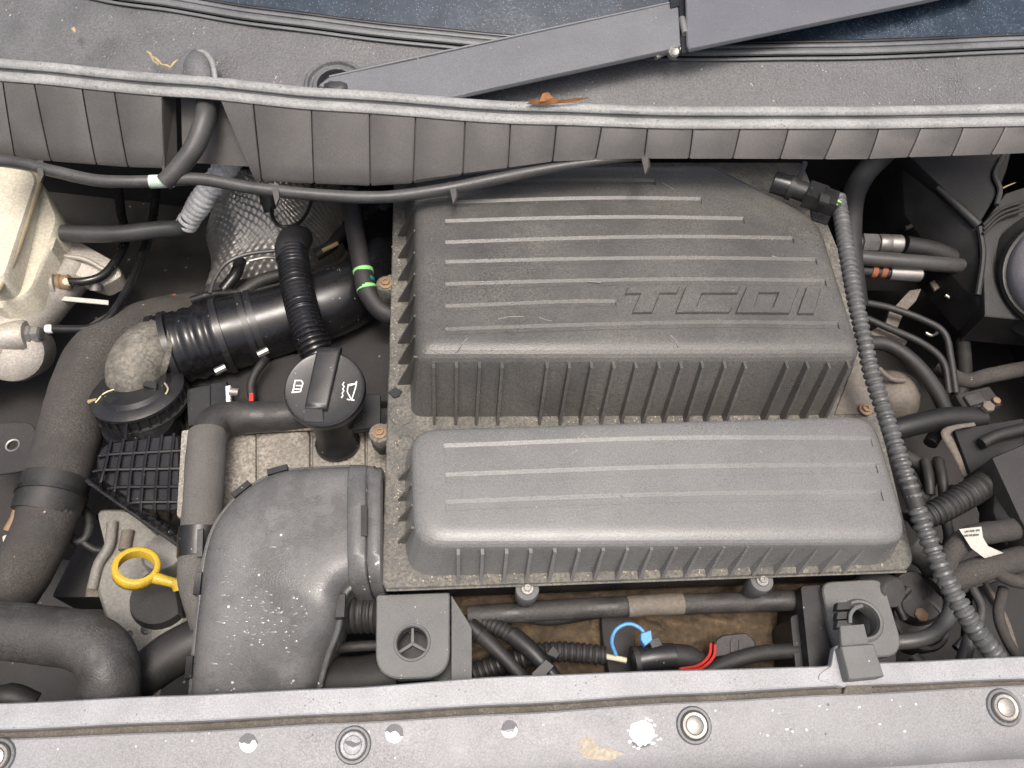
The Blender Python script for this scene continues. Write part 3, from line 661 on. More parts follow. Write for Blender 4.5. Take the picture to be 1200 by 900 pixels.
# latch clip
lc = thing('latch_clip', P(1012, 790, 0), 'grey plastic latch clip hooked over the front panel edge', 'clip')
mk('clip_body', *prism(pz([(985, 757, 24), (1024, 754, 24), (1037, 793, 24), (995, 797, 24)]), 22, r=2, bev=1.5), 'bracket', lc)
mk('clip_tongue', *prism(pz([(984, 733, 14), (1013, 731, 14), (1019, 757, 18), (986, 759, 18)]), 5, bev=1), 'bracket', lc)
for y, z in ((706, 12), (717, 13), (727, 14)):
    mk('clip_step', *prism(pz([(981, y, z), (998, y - 1, z), (999, y + 8, z), (980, y + 9, z)]), 9, bev=1), 'black', lc)
mk('clip_spring', *tube([(996, 730, 15), (997, 719, 16), (1003, 712, 16), (1010, 710, 15)], 2.4, 8, step=3), 'bracket', lc)
mk('clip_foot', *prism(pz([(992, 800, 6), (1020, 798, 6), (1024, 812, 4), (988, 815, 4)]), 6, r=2), 'grime', lc)

# ------------------------------------------------------------------ oil filler
oc = thing('oil_filler', P(395, 525, -90), 'black oil filler cap with white oil can symbol on its neck', 'oil cap')
cn = V((-.02, -.16, .98)).normalized(); cp = P(380, 455, 22); cs = px_m(cp); R = 47.5 * cs
cap = mk('cap', *lathe(cp - cn * .016, cn, [(R * .93, -.004), (R * .98, 0), (R, .006), (R, .012), (R * .985, .0155), (R * .95, .0165), (R * .9, .0158), (R * .3, .016), (.0005, .016)], 64), 'black', oc, sharp=25)
hq = [PP(x, y, cp, cn) for x, y in ((373, 409), (401, 409), (384, 482), (358, 480))]
rs = []
for h, g in ((-.002, 0), (.005, .0), (.0065, .08), (.007, .2)):
    c = sum(hq, V()) / 4; rs.append([q.lerp(c, g) + cn * h for q in hq])
mk('handle', *loft(rs), 'black', cap, sharp=60)
fq = [PP(x, y, cp, cn) for x, y in ((358, 481), (379, 482), (379, 495), (357, 494))]
mk('handle_end', *loft([[fq[0] + cn * .0062, fq[1] + cn * .0062, fq[2] + cn * .001, fq[3] + cn * .001], [q - cn * .003 for q in fq]]), 'black', cap)
sy = shape2d(line_poly([(343, 460), (346, 446), (353, 446), (355, 449), (352, 459), (342, 460)], 1.5) + line_poly([(347, 452), (353, 452)], 1.3) + line_poly([(345, 456), (352, 456)], 1.3), cp, cn, .35)
sy.build('book_symbol', 'white', cap)
sy = shape2d(line_poly([(410, 452), (416, 450), (418, 447), (417, 453), (414, 463), (412, 469), (407, 459), (408, 451), (414, 450)], 1.4) + line_poly([(412, 469), (415, 469)], 1.4) + line_poly([(407, 468), (410, 468.5)], 1.4)
             + line_poly([(403, 448), (401.5, 451), (403.5, 453), (401.5, 456), (403, 458), (401, 461), (402, 464), (400, 466)], 1.3), cp, cn, .35)
sy.build('oil_can_symbol', 'white', cap)
nk = P(397, 524, -78); ax = (cp - cn * .02 - nk)
L_ = ax.length
mk('neck', *lathe(nk, ax, [(.024, 0), (.027, .003), (.027, .010), (.024, .014), (.0235, .03), (.030, .06), (.036, L_ - .008), (.036, L_)], 40), 'black', oc, sharp=50)
mk('neck_tab', *prism(pz([(425, 462), (446, 462), (446, 500), (412, 505)], -30), 6, r=2), 'black', oc)

# breather hose and its elbow
bh = thing('breather_hose', P(345, 300, -60), 'black corrugated breather hose running down to the oil filler cap', 'hose')
mk('corrugated_tube', *tube([(343, 296, -10), (347, 330, -6), (355, 365, -6), (366, 400, -10), (382, 436, -24)], [18, 19, 19.5, 20, 20], 24, corr=(6.0, .11)), 'gloss', bh)
mk('collar', *tube([(342, 306, -12), (342, 292, -12), (345, 283, -18), (352, 279, -34)], [18, 19.5, 19, 15], 24, step=3), 'rubber', bh)
# ------------------------------------------------------------------ intake pipe
ip = thing('intake_pipe', P(300, 380, -120), 'thick glossy black intake pipe with clamps and bellows', 'pipe')
mk('pipe', *tube([(258, 394, -75), (300, 383, -74), (350, 368, -72), (400, 350, -72), (428, 330, -80), (446, 290, -95), (452, 240, -105)], [43, 42, 41, 40, 38, 34, 32], 32, step=5), 'gloss', ip)
mk('cuff', *tube([(192, 411, -75), (215, 406, -75), (240, 399, -75), (262, 393, -75)], [42, 43, 44, 44], 32, corr=(17, .05)), 'gloss', ip)
for x, y, r in ((188, 412, 43.5), (203, 409, 45.5), (262, 393, 46), (292, 385, 44), (301, 382.5, 44)):
    mk('clamp', *tube([(x - 3, y + .9, -75), (x + 4, y - 1.1, -75)], r, 32, step=3), 'black', ip)
for x, y in ((308, 413, ), (258, 433)):
    mk('clamp_screw', *tube([(x - 6, y + 3, -45), (x + 6, y - 3, -45)], 4.2, 8, step=3), 'steel' , ip)
for k in range(6):
    a = (440 + k * 3, 262 - k * 10)
    mk('bellows_ring', *tube([(a[0] - 2, a[1] + 6, -98), (a[0] + 2, a[1] - 2, -99)], 36, 28, step=3), 'gloss', ip)
# metal elbow below the cuff
el = thing('metal_elbow', P(165, 440, -140), 'dirty grey cast metal elbow between intake pipe and clamp ring', 'elbow')
mk('elbow', *tube([(202, 409, -75), (186, 407, -62), (170, 414, -52), (160, 429, -54), (162, 446, -72), (174, 464, -115)], [37, 34, 32, 32, 34, 35], 28, step=4), 'elbow', el)
mk('elbow_flange', *tube([(186, 413, -66), (180, 412, -62)], 41, 28, step=2), 'elbow', el)
mk('elbow_rib', *tube([(196, 378, -44), (176, 384, -34), (158, 402, -28), (146, 424, -40)], 2.5, 8), 'elbow', el)
mk('elbow_bolt', *tube([(160, 399, -58), (172, 394, -58)], 4.5, 8, step=3), 'steel', el)
# clamp ring and neck of the charge cooler
cr = thing('clamp_ring', P(160, 470, -120), 'ribbed black plastic clamp ring with a brass wire clip', 'clamp')
c0 = P(163, 462, -70); s = px_m(c0); a_ = V((-.05, .30, .95)).normalized()
mk('ring', *lathe(c0, a_, [(50 * s, -.02), (53 * s, -.018), (54 * s, -.012), (50 * s, -.011), (50 * s, .003), (53 * s, .004), (53 * s, .008), (47 * s, .012), (40 * s, .013), (36 * s, .018), (32 * s, .018)], 56), 'black', cr, sharp=35)
for k in range(28):
    t = k / 28 * 2 * math.pi; x = V((1, 0, 0)); x = (x - a_ * x.dot(a_)).normalized(); y = a_.cross(x); d = x * math.cos(t) + y * math.sin(t); w = a_.cross(d) * .0013
    q = c0 + d * 52.5 * s
    mk('tooth', *loft([[q + w + a_ * .003, q - w + a_ * .003, q - w - d * .004 + a_ * .003, q + w - d * .004 + a_ * .003], [q + w - a_ * .011, q - w - a_ * .011, q - w - d * .004 - a_ * .011, q + w - d * .004 - a_ * .011]]), 'black', cr)
mk('wire_clip', *tube([(112, 472, -52), (124, 460, -50), (146, 454, -50), (168, 453, -50)], 1.2, 8, step=3), 'brass', cr)
mk('wire_clip', *tube([(193, 449, -48), (197, 456, -48), (194, 462, -50)], 1.2, 8, step=3), 'brass', cr)
mk('wire_end', *tube([(104, 471, -58), (114, 469, -56)], 2.6, 8, step=3), 'straw', cr)
mk('catch', *prism(pz([(168, 445), (184, 448), (183, 456), (167, 452)], -44), 5, bev=.8), 'black', cr)
# charge cooler end tank: neck, box with a grid of ribs
tk = thing('cooler_tank', P(170, 580, -120), 'black plastic cooler end tank with a grid of ribs', 'tank')
mk('neck', *lathe(P(166, 500, -82), V((.02, .28, 1)), [(43 * s, -.06), (43 * s, -.01), (41 * s, .0), (40 * s, .012)], 40), 'gloss', tk)
mk('neck_seam', *tube([(150, 482, -50), (148, 500, -48), (147, 516, -47)], 1.8, 6, step=3), 'gloss', tk)
TT = pz([(122, 518, -48), (212, 507, -48), (212, 600, -48), (170, 600, -48), (112, 560, -52), (112, 532, -50)])
mk('shell', *prism(TT, 60, r=8, bev=4), 'gloss', tk)
FB = pz([(104, 560, -62), (118, 556, -54), (172, 596, -50), (212, 600, -50), (213, 622, -72), (205, 632, -84)])
mk('shell_skirt', *prism(FB, 40, bev=2), 'gloss', tk)
for x0, x1 in ((128, 116), (143, 132), (158, 148), (173, 163), (188, 179), (202, 195)):
    ye = 560 + (x1 - 104) * .72
    mk('rib', *tube([(x0 + 2, 517 - (x0 - 128) * .12, -46.5), ((x0 + x1) / 2 + 1, 548, -46), (x1 + 2, min(ye, 600) - 4, -47), (x1 + 4, min(ye, 603) + 6, -60)], 2.0, 6, step=8), 'gloss', tk)
for (x0, y0, x1, y1) in ((118, 534, 212, 528), (112, 552, 212, 549), (128, 572, 212, 570), (150, 590, 212, 588)):
    mk('rib', *tube([(x0, y0 + 3, -50), (x0 + 6, y0 - 1, -46.5), (x1, y1, -46)], 2.0, 6, step=8), 'gloss', tk)
for k in range(13):
    x, y = 112 + k * 8.0, 566 + k * 5.6
    mk('crimp_tooth', *prism(pz([(x, y, -66), (x + 9, y - 2, -64), (x + 15, y + 4, -66), (x + 5, y + 7, -68)]), 8, bev=1), 'gloss', tk)
mk('crimp_edge', *tube([(102, 563, -66), (140, 590, -70), (175, 614, -78), (212, 640, -86)], 3.2, 8), 'gloss', tk)
cg = mk('cooler_gasket', *prism(pz([(213, 504), (226, 503), (220, 606), (207, 606)], -40), 40, r=3), 'cast', label='dirty beige strip down the right side of the ribbed cooler tank', cat='gasket')
# cast cover behind the duct
cc = thing('cast_cover', P(340, 545, -110), 'dirty beige cast aluminium cover behind the curved air duct', 'engine cover')
for k, (x0, x1, y0, y1, yb0, yb1) in enumerate(((240, 300, 510, 507, 640, 640), (302.5, 363, 507, 504, 640, 600), (365.5, 428, 504, 502, 600, 600), (430, 470, 500, 500, 600, 600))):
    mk('cast_panel', *prism(pz([(x0, y0), (x1, y1), (x1, yb1), (x0, yb0)], -72 + (k == 3) * 3), 30, r=6, bev=2.5), 'cast', cc)
mk('cast_base', *prism(pz([(225, 512), (475, 500), (475, 640), (225, 660)], -77), 80, r=2), 'cast', cc)
mk('cast_edge', *tube([(258, 509, -68), (330, 504, -68), (440, 500, -68)], 2.2, 8), 'cast', cc)
# knitted hose
kh = thing('knitted_hose', P(240, 600, -60), 'grey knitted-sleeve hose bending down beside the ribbed cooler tank', 'hose')
mk('bare_end', *tube([(372, 484, -64), (320, 488, -56), (282, 489, -50), (256, 494, -42), (244, 512, -36)], [17, 18, 19, 20.5, 21], 28, step=4), 'foam2', kh)
mk('sleeve', *tube([(244, 508, -36), (241, 540, -34), (238, 590, -34), (234, 640, -40), (233, 680, -52), (246, 730, -70)], [22, 22.5, 22.5, 23, 23, 22], 32, step=4, wob=.008), 'knit', kh)
mk('clamp', *tube([(236.5, 618, -36), (235, 634, -39), (234.5, 652, -42)], 25.5, 32, step=3), 'black', kh)
mk('clamp_tab', *prism(pz([(231, 620), (238, 619), (237, 652), (230, 653)], -8), 4, bev=1), 'greyrubber', kh)
mk('clamp_arm', *tube([(250, 632, -4), (262, 616, 2), (274, 604, 6)], 2.6, 8, step=4), 'greyrubber', kh)
# dipstick
dp = thing('oil_dipstick', P(205, 685, -110), 'yellow plastic ring-pull oil dipstick below the ribbed tank', 'dipstick')
c = P(160, 666, -72); cs2 = px_m(c); ax = V((.30, .28, .85)).normalized()
x = (ray(190, 680) - ray(130, 652)).normalized(); x = (x - ax * x.dot(ax)).normalized(); y = ax.cross(x); rg = []
for k in range(40):
    a = 2 * math.pi * k / 40; d = x * math.cos(a) * 22 + y * math.sin(a) * 22; t = V(d).normalized(); o = c + d * cs2
    rg.append([o + t * u * cs2 + ax * w * .001 for u, w in ((4.0, -6), (4.6, 0), (4.0, 6), (1.5, 7.4), (-2.6, 6.6), (-3.4, 0), (-2.6, -6.6), (1.5, -7.4))])
rg.append(rg[0])
mk('ring', *loft(rg, False, False), 'yellow', dp, sharp=60)
mk('stem', *tube([(181, 677, -72), (196, 681, -76), (208, 684, -80)], [7, 6, 6], 12, step=3), 'yellow', dp)
mk('stem_plug', *tube([(207, 678, -78), (211, 690, -84)], [8, 8], 14, step=3), 'yellow', dp)
mk('dipstick_tube', *tube([(210, 690, -84), (214, 716, -120), (214, 740, -180)], 5, 10), 'black', dp)

# ------------------------------------------------------------------ left hoses
h1 = thing('coolant_hose', P(60, 560, -130), 'fat grey-brown foam-covered hose curving down the left side', 'hose')
mk('hose', *tube([(232, 368, -150), (190, 378, -130), (150, 394, -110), (118, 418, -96), (98, 455, -90), (82, 510, -88), (64, 570, -88), (50, 620, -92), (22, 676, -110), (-20, 730, -140)], [26, 30, 33, 36, 35, 35, 35, 32, 33, 34], 32, step=6, wob=.006), 'foam', h1)
mk('cuff', *tube([(67, 562, -88), (60, 582, -88), (53, 602, -90)], [36.5, 37, 36], 32, step=4), 'rubber', h1)
mk('cuff_edge', *tube([(61.5, 578, -87), (60, 583, -87)], 38.5, 32, step=3), 'black', h1)
h2 = thing('radiator_hose', P(110, 790, -70), 'dark grey radiator hose bending sharply down at bottom left', 'hose')
mk('hose', *tube([(-60, 733, -42), (0, 738, -42), (50, 744, -42), (92, 750, -42), (118, 764, -44), (128, 790, -50), (128, 830, -64), (128, 870, -80)], [32, 33, 33, 33.5, 34, 34, 34, 34], 36, step=5, wob=.006), 'foam2', h2)
h3 = thing('engine_hose', P(190, 770, -140), 'black rubber hose rising behind the duct bottom left', 'hose')
mk('hose', *tube([(130, 830, -130), (160, 800, -110), (200, 768, -105), (250, 742, -105)], [24, 25, 27, 27], 24, step=6), 'rubber', h3)
h4 = thing('thin_bent_pipe', P(20, 812, -140), 'dark hose stub showing at bottom left corner above the front panel', 'hose')
mk('hose', *tube([(-20, 830, -120), (10, 816, -110), (40, 826, -120)], [14, 15, 14], 16), 'rubber', h4)
# bits around the engine on the left
eb = thing('engine_mount', P(140, 700, -190), 'grey dirty cast metal engine mount around the yellow dipstick', 'mount')
mk('cast_body', *prism(pz([(112, 596), (150, 596), (205, 640), (222, 720), (205, 748), (165, 776), (128, 740), (112, 690), (122, 640)], -128), 90, r=10, bev=4), 'block', eb)
mk('cast_rib', *tube([(132, 612, -124), (128, 640, -122), (116, 660, -124), (108, 690, -130)], 6, 12), 'block', eb)
mk('cast_rib', *tube([(150, 622, -124), (146, 645, -124)], 7, 10), 'rustmetal', eb)
for x, y, r in ((172, 737, 6.5), (151, 743, 4)):
    mk('hole', *lathe(P(x, y, -127.6), UP, [(r * .001, 0), (r * .001, .001), (r * .0009, .0012)], 18), 'black', eb)
ex = thing('black_canister', P(195, 690, -170), 'black canister standing behind the yellow dipstick', 'canister')
mk('body', *lathe(P(200, 712, -160), V((.02, .1, 1)), [(.034, -.04), (.036, 0), (.036, .03), (.033, .04)], 36), 'rubber', ex)
mk('metal_sleeve', *lathe(P(195, 650, -118), V((0, .15, 1)), [(.026, -.05), (.026, .006), (.023, .010)], 32), 'steel', ex)
ho = thing('small_black_loop', P(92, 612, -130), 'small round black rubber loop between the foam hose and mount', 'loop')
mk('loop', *tube([(92 + 13 * math.cos(a), 615 + 20 * math.sin(a), -120) for a in [k * math.pi / 6 for k in range(13)]], 5, 10, step=4), 'rubber', ho)
mk('tail', *tube([(96, 634, -120), (110, 644, -126), (128, 646, -134)], 4, 10), 'rubber', ho)
fb = thing('frame_leg', P(80, 680, -220), 'dark metal frame leg in the shadow under the foam hose', 'frame')
mk('leg', *prism(pz([(60, 700), (110, 600), (130, 640), (110, 700)], -190), 60, r=5), 'darkmetal', fb)
mk('bracket', *tube([(112, 700, -150), (116, 680, -146), (126, 660, -140)], 11, 12), 'rustmetal', fb)
lf = mk('loose_leaf', *prism(pz([(160, 812), (176, 796), (194, 780), (190, 800), (186, 820)], -108), 1.5, bev=.2), 'rustmetal', label='dirty brown triangular scrap beside the bent radiator hose', cat='scrap')

pc = thing('pale_clip', P(14, 620, -120), 'pale dirty metal clip half hidden at left edge beside foam hose', 'clip')
mk('clip_arm', *tube([(22, 590, -96), (16, 606, -98), (8, 622, -100)], [5, 4, 5], 10, step=3, flat=.6), 'rusty', pc)
mk('clip_foot', *prism(pz([(2, 628), (14, 624), (17, 636), (4, 642)], -100), 4, r=2), 'paper', pc)
# ------------------------------------------------------------------ brake fluid reservoir and master cylinder
br = thing('brake_reservoir', P(10, 330, -90), 'yellowed translucent brake fluid reservoir at upper left edge', 'reservoir')
mk('tank_body', *prism(pz([(-80, 180, 4), (24, 186, 4), (46, 206, 0), (4, 330, 8), (-80, 345, 10)]), 70, r=16, bev=5, n=8), 'tank', br)
mk('tank_shoulder', *prism(pz([(20, 200, -14), (50, 213, -14), (70, 254, -22), (62, 282, -28), (34, 346, -30), (-8, 362, -24), (-30, 330, -20)]), 70, r=14, bev=5, n=8), 'tank', br)
mk('seam', *tube([(30, 194, -3), (46, 210, -7), (30, 262, -5), (12, 312, -2), (-6, 345, 0)], [3.5, 4, 4.5, 4.5, 4.5], 10), 'tank2', br)
mk('outlet', *tube([(38, 272, -40), (52, 273, -40)], 8.5, 16, step=3), 'tank', br)
mc = thing('master_cylinder', P(20, 380, -120), 'weathered aluminium brake master cylinder with two pipe unions at left', 'cylinder')
mk('body', *tube([(-60, 440, -90), (0, 400, -86), (40, 362, -86), (90, 312, -92)], [34, 33, 30, 24], 28), 'alu', mc)
mk('end_cap', *lathe(P(14, 412, -80), V((.2, -.55, .75)), [(.038, -.05), (.04, -.01), (.038, .004), (.03, .01), (.01, .012)], 36), 'alu', mc)
for (x, y) in ((12, 395), (48, 334)):
    d = (P(x + 60, y - 6, -72) - P(x, y, -72)).normalized(); o = P(x, y, -70)
    mk('union_boss', *lathe(o, d, [(.020, -.03), (.0205, .018), (.0185, .022), (.012, .0225)], 28), 'alu', mc)
    mk('union_nut', *lathe(o + d * .0225, d, [(.0125, 0), (.0125, .004), (.0105, .006), (.0105, .014), (.008, .016)], 6 if y > 350 else 18), 'rusty' if y < 350 else 'steel', mc)
mk('flange_ear', *prism(pz([(64, 286, -64), (92, 282, -66), (136, 306, -74), (142, 322, -78), (120, 334, -80), (70, 318, -70)]), 26, r=6, bev=3), 'alu', mc)
mk('flange_ridge', *tube([(76, 300, -62), (100, 304, -64), (126, 318, -70)], 3, 8), 'alu', mc)
mk('ear_stud', *tube([(112, 332, -78), (112, 340, -84)], 7, 12, step=3), 'steel', mc)
mk('white_label_strip', *prism(pz([(62, 346, -76), (127, 352, -82), (127, 357, -82), (62, 351, -76)]), 1.5, bev=.2), 'paper', mc)
bp = thing('brake_pipe', P(150, 340, -90), 'thin black brake pipe sweeping from the lower union of the cylinder', 'pipe')
mk('pipe', *tube([(57, 385, -70), (80, 386, -70), (108, 384, -70), (130, 370, -72), (150, 338, -76), (166, 300, -80), (178, 262, -90), (184, 214, -110)], 5, 12, step=4), 'gloss', bp)
mk('pipe_end', *lathe(P(58, 385.5, -70), V((1, -.05, 0)), [(.0055, -.004), (.0062, 0), (.0055, .005)], 14), 'white', bp)
b2 = thing('brake_pipe', P(120, 320, -90), 'thin black brake pipe with pale end at the upper union of the cylinder', 'pipe')
mk('pipe', *tube([(76, 330, -66), (98, 330, -66), (120, 323, -68), (136, 305, -70), (147, 280, -76), (142, 250, -90), (138, 215, -100)], 5.2, 12, step=4), 'gloss', b2)
mk('pipe_end', *lathe(P(78, 330.5, -66), V((1, -.05, 0)), [(.0055, -.004), (.0066, 0), (.0055, .006)], 14), 'cream', b2)
vh = thing('vacuum_hose', P(130, 272, -60), 'grey rubber hose with rusty clip leading to white wrapped sleeve', 'hose')
mk('hose', *tube([(48, 272, -40), (90, 274, -40), (140, 274, -40), (185, 269, -40), (212, 266, -38), (224, 254, -24)], 10, 18, step=4), 'greyrubber', vh)
mk('rusty_clip', *tube([(55, 272.5, -40), (68, 273, -40)], 10.8, 18, step=3, wob=.03), 'orange', vh)
mk('wrapped_sleeve', *tube([(218, 264, -38), (232, 242, -10), (246, 220, 14), (262, 200, 30), (278, 178, 36)], [12, 13.5, 14, 14, 14], 22, corr=(8, .1), wob=.04), 'wrap', vh)
# heat shield with dimples
ha, hb, hc, hd = P(240, 196, -92), P(400, 192, -96), P(392, 338, -120), P(222, 342, -116)
def shf(u, v):
    p = bil(ha, hb, hc, hd, u, v)
    p.z += .045 * math.sin(math.pi * u) * math.sin(math.pi * min(1, v * 1.1)) + .0017 * math.sin(u * 36 * math.pi) * math.sin(v * 38 * math.pi)
    p.z += -.05 * v ** 5 - .05 * (1 - u) ** 7 - .06 * u ** 7 + .003 * math.sin(u * 9 + v * 7) * math.sin(v * 11 - u * 4)
    p.x += .006 * math.sin(v * 13); p.y += .005 * math.sin(u * 15)
    if abs(u - .28) < .06: p.z += .004 * math.cos((u - .28) / .06 * math.pi / 2)
    return p
hs = thing('heat_shield', P(310, 270, -150), 'dimpled aluminium heat shield under the scuttle', 'heat shield')
grid('shield_sheet', shf, 216, 228, 'shield', parent=hs, sharp=80)
sn = thing('temperature_sensor', P(318, 232, -90), 'small black sensor plug with wire on the heat shield', 'sensor')
mk('plug', *tube([(314, 226, -60), (316, 240, -70), (318, 250, -76)], [11, 10, 8], 14, step=4), 'rubber', sn)
mk('wire', *tube([(318, 240, -66), (320, 256, -68), (332, 266, -70), (352, 260, -72), (364, 238, -74), (366, 215, -76)], 2.2, 8, step=4), 'black', sn)

# wiring and clutter between the shield and the intake pipe
wf = thing('bent_wire', P(260, 330, -110), 'bent pale-edged bracket wire behind the intake pipe', 'wire')
mk('wire', *tube([(246, 344, -60), (252, 326, -58), (266, 308, -56), (290, 298, -54), (330, 293, -54)], 2.4, 8, step=4), 'greyrubber', wf)
mk('wire', *tube([(292, 306, -60), (312, 302, -60), (330, 303, -58)], 2.0, 8, step=4), 'steel', wf)
for k, (pts, r, m, lb) in enumerate((
        ([(262, 340, -90), (276, 322, -84), (282, 305, -84)], 7, 'black', 'black taped wiring stub left of the breather hose'),
        ([(282, 345, -84), (304, 330, -80), (330, 322, -82)], 8, 'rubber', 'black rubber sleeve behind the breather hose base'),
        ([(370, 300, -90), (388, 288, -86), (398, 276, -88), (415, 262, -92)], 7, 'rubber', 'black cable sleeve right of the breather hose top'),
        ([(225, 352, -98), (250, 345, -92), (300, 341, -86), (330, 336, -86)], 5, 'black', 'black cable tray edge along the top of the intake pipe'),
        ([(312, 420, -70), (300, 436, -70), (294, 452, -72), (296, 470, -76)], 5, 'rubber', 'short black cable hanging below the intake pipe clamp'))):
    mk('cable_sleeve', *tube(pts, r, 12, step=4), m, label=lb, cat='cable')
mk('brass_terminal', *tube([(378, 294, -78), (396, 285, -76)], 2.6, 8, step=4), 'straw', label='small brass terminal beside the breather hose collar', cat='terminal')
mk('rusty_bracket', *prism(pz([(176, 352), (205, 343), (216, 352), (200, 362), (180, 362)], -112), 8, bev=2), 'orange', label='small rusty orange bracket above the foam hose bend', cat='bracket')
mk('metal_tab', *prism(pz([(147, 362), (172, 356), (178, 364), (152, 373)], -112), 4, bev=1), 'paper', label='pale metal tab left of the rusty orange bracket', cat='tab')
# dark engine block under the pipe and cap
eg = thing('engine_block', P(400, 430, -220), 'black engine block seen around the oil filler neck', 'engine')
mk('block', *prism(pz([(240, 330), (480, 300), (480, 520), (215, 520), (205, 430)], -112), 140, r=8, bev=5), 'darkmetal', eg)
mk('block_cover', *prism(pz([(296, 428), (335, 414), (470, 400), (470, 470), (300, 480)], -96), 20, r=12, bev=4), 'wing', eg)
mk('connector_block', *prism(pz([(218, 456), (266, 446), (266, 494), (220, 500)], -76), 30, r=2, bev=1.5), 'black', eg)
mk('connector_rib', *prism(pz([(240, 452), (246, 451), (246, 496), (241, 497)], -73), 6, bev=1), 'black', eg)
cnn = thing('wire_plug', P(278, 465, -80), 'small white and red wire plug under the intake pipe', 'plug')
mk('plug', *prism(pz([(264, 452), (270, 451), (270, 472), (265, 472)], -62), 8, bev=1), 'white', cnn)
mk('plug_ring', *tube([(270, 459, -58), (280, 460, -58)], 5, 10, step=3), 'steel', cnn)
mk('red_tip', *prism(pz([(292, 460), (297, 460), (297, 473), (291, 473)], -62), 6, bev=1), 'red', cnn)
# hose with green rings near the housing
gh = thing('ringed_hose', P(430, 330, -70), 'black hose with two bright green rings beside the housing', 'hose')
mk('hose', *tube([(410, 226, -10), (416, 270, -14), (424, 312, -18), (430, 340, -24), (445, 362, -32), (460, 370, -36)], [11, 11, 11, 12, 12, 12], 18, step=4), 'rubber', gh)
for y, m in ((319, 'green'), (330, 'teal'), (339, 'green')):
    x = 424 + (y - 312) * .2
    mk('ring', *tube([(x, y - 2.2, -18 - (y - 312) * .2), (x + .8, y + 2.2, -19 - (y - 312) * .2)], 12.2 if m == 'green' else 11.6, 18, step=2), m, gh)

# ------------------------------------------------------------------ right-hand side
cd = thing('corrugated_conduit', P(1060, 560, -40), 'grey corrugated wiring conduit running down the right side of the housing', 'conduit')
mk('conduit', *tube([(982, 232, 80), (987, 262, 80), (993, 300, 78), (1002, 350, 74), (1014, 405, 66), (1022, 440, 60), (1042, 500, 56), (1066, 570, 50), (1080, 612, 36), (1108, 678, 26), (1138, 730, 12), (1166, 768, -6), (1186, 800, -24)], [9, 9, 9.5, 9.5, 9.5, 10, 10, 10.5, 11, 11.5, 12, 12, 12], 16, corr=(8.2, .27)), 'conduit', cd)
mk('tape_joint', *tube([(1064, 566, 50), (1069, 580, 47.5), (1074, 594, 44)], 10.6, 14, step=3), 'rubber', cd)
cx_ = thing('sensor_connector', P(940, 220, 60), 'black electrical connector plugged in under the scuttle at right', 'connector')
def obox(a, b, w, h, m, nm, par, bev=1.0):           # box along a line between two photo points, w wide, h tall (mm)
    A, B = P(*a), P(*b); t = (B - A).normalized(); s_ = V((-t.y, t.x, 0)).normalized() * w * .0005
    return mk(nm, *prism([A - s_ + UP * h * .0005, B - s_ + UP * h * .0005, B + s_ + UP * h * .0005, A + s_ + UP * h * .0005], h, bev=bev), m, par)
mk('sensor_body', *tube([(906, 213, 86), (925, 219, 86)], 13, 18, step=3), 'black', cx_)
mk('sensor_collar', *tube([(924, 219, 86), (930, 221, 86)], 14.5, 18, step=3), 'rubber', cx_)
mk('sensor_barrel', *tube([(928, 220, 86), (948, 227, 86)], 11.5, 18, step=3), 'rubber', cx_)
obox((944, 226, 88), (966, 234, 88), 27, 22, 'black', 'plug_shell', cx_)
obox((963, 233, 90), (979, 239, 89), 25, 20, 'black', 'plug_latch', cx_)
obox((960, 232, 102), (972, 236, 101), 14, 5, 'rubber', 'latch_bar', cx_)
for k, (m, dx) in enumerate((('lime', 0), ('lime', 3), ('green', 5), ('cream', -2))):
    mk('wire', *tube([(974 + dx * .4, 237 - k, 96), (980 + dx, 234 + k * 1.5, 96), (984, 240, 86)], 1.3, 6, step=2), m, cx_)
st = thing('stay_strap', P(938, 200, 80), 'short grey strap above the electrical connector', 'strap')
mk('strap', *tube([(944, 190, 92), (938, 205, 90), (932, 218, 90)], [3, 3.4, 3], 8, step=3, flat=.5), 'greyrubber', st)
mk('mount_tab', *prism(pz([(950, 240), (976, 248), (970, 262), (952, 256)], 56), 4, r=2), 'flange', ab)
# big hose beside the conduit
bh2 = thing('heater_hose', P(1000, 240, 0), 'dark rubber hose emerging under the scuttle beside the conduit', 'hose')
mk('hose', *tube([(1040, 176, 20), (1012, 205, 24), (998, 240, 18), (997, 300, 0), (1004, 360, -30)], [13, 13, 13, 13, 13], 20), 'rubber', bh2)
# pipe unions
ac = thing('pipe_union', P(1035, 286, -70), 'bright metal pipe union with hex nut in shadow at right', 'union')
d = (P(1070, 287, -50) - P(1000, 284, -50)).normalized(); o = P(1002, 284, -50)
mk('nut', *lathe(o, d, [(.0085, 0), (.0085, .008), (.0135, .009), (.0135, .03), (.012, .032), (.009, .033)], 6), 'steel', ac)
mk('ferrule', *lathe(o + d * .033, d, [(.0125, 0), (.0135, .002), (.0135, .014), (.0125, .016), (.0135, .018), (.0135, .032), (.0115, .034)], 24), 'steel', ac)
mk('hose', *tube([(1060, 287, -50), (1100, 296, -56), (1150, 320, -80)], 11, 16), 'rubber', ac)
a2 = thing('grey_pipe', P(1050, 306, -70), 'grey rubber hose running level just below the bright union', 'hose')
mk('hose', *tube([(985, 300, -44), (1030, 304, -44), (1080, 308, -46), (1130, 312, -60)], 9, 16), 'greyrubber', a2)
a3 = thing('banded_pipe', P(1045, 322, -80), 'metal pipe with rusty bands and pale sleeve below the grey hose', 'pipe')
mk('pipe', *tube([(985, 316, -60), (1030, 319, -60), (1080, 322, -62)], 6, 14), 'darkmetal', a3)
mk('pale_sleeve', *tube([(1042, 320, -60), (1078, 322, -60)], 8, 14), 'steel', a3)
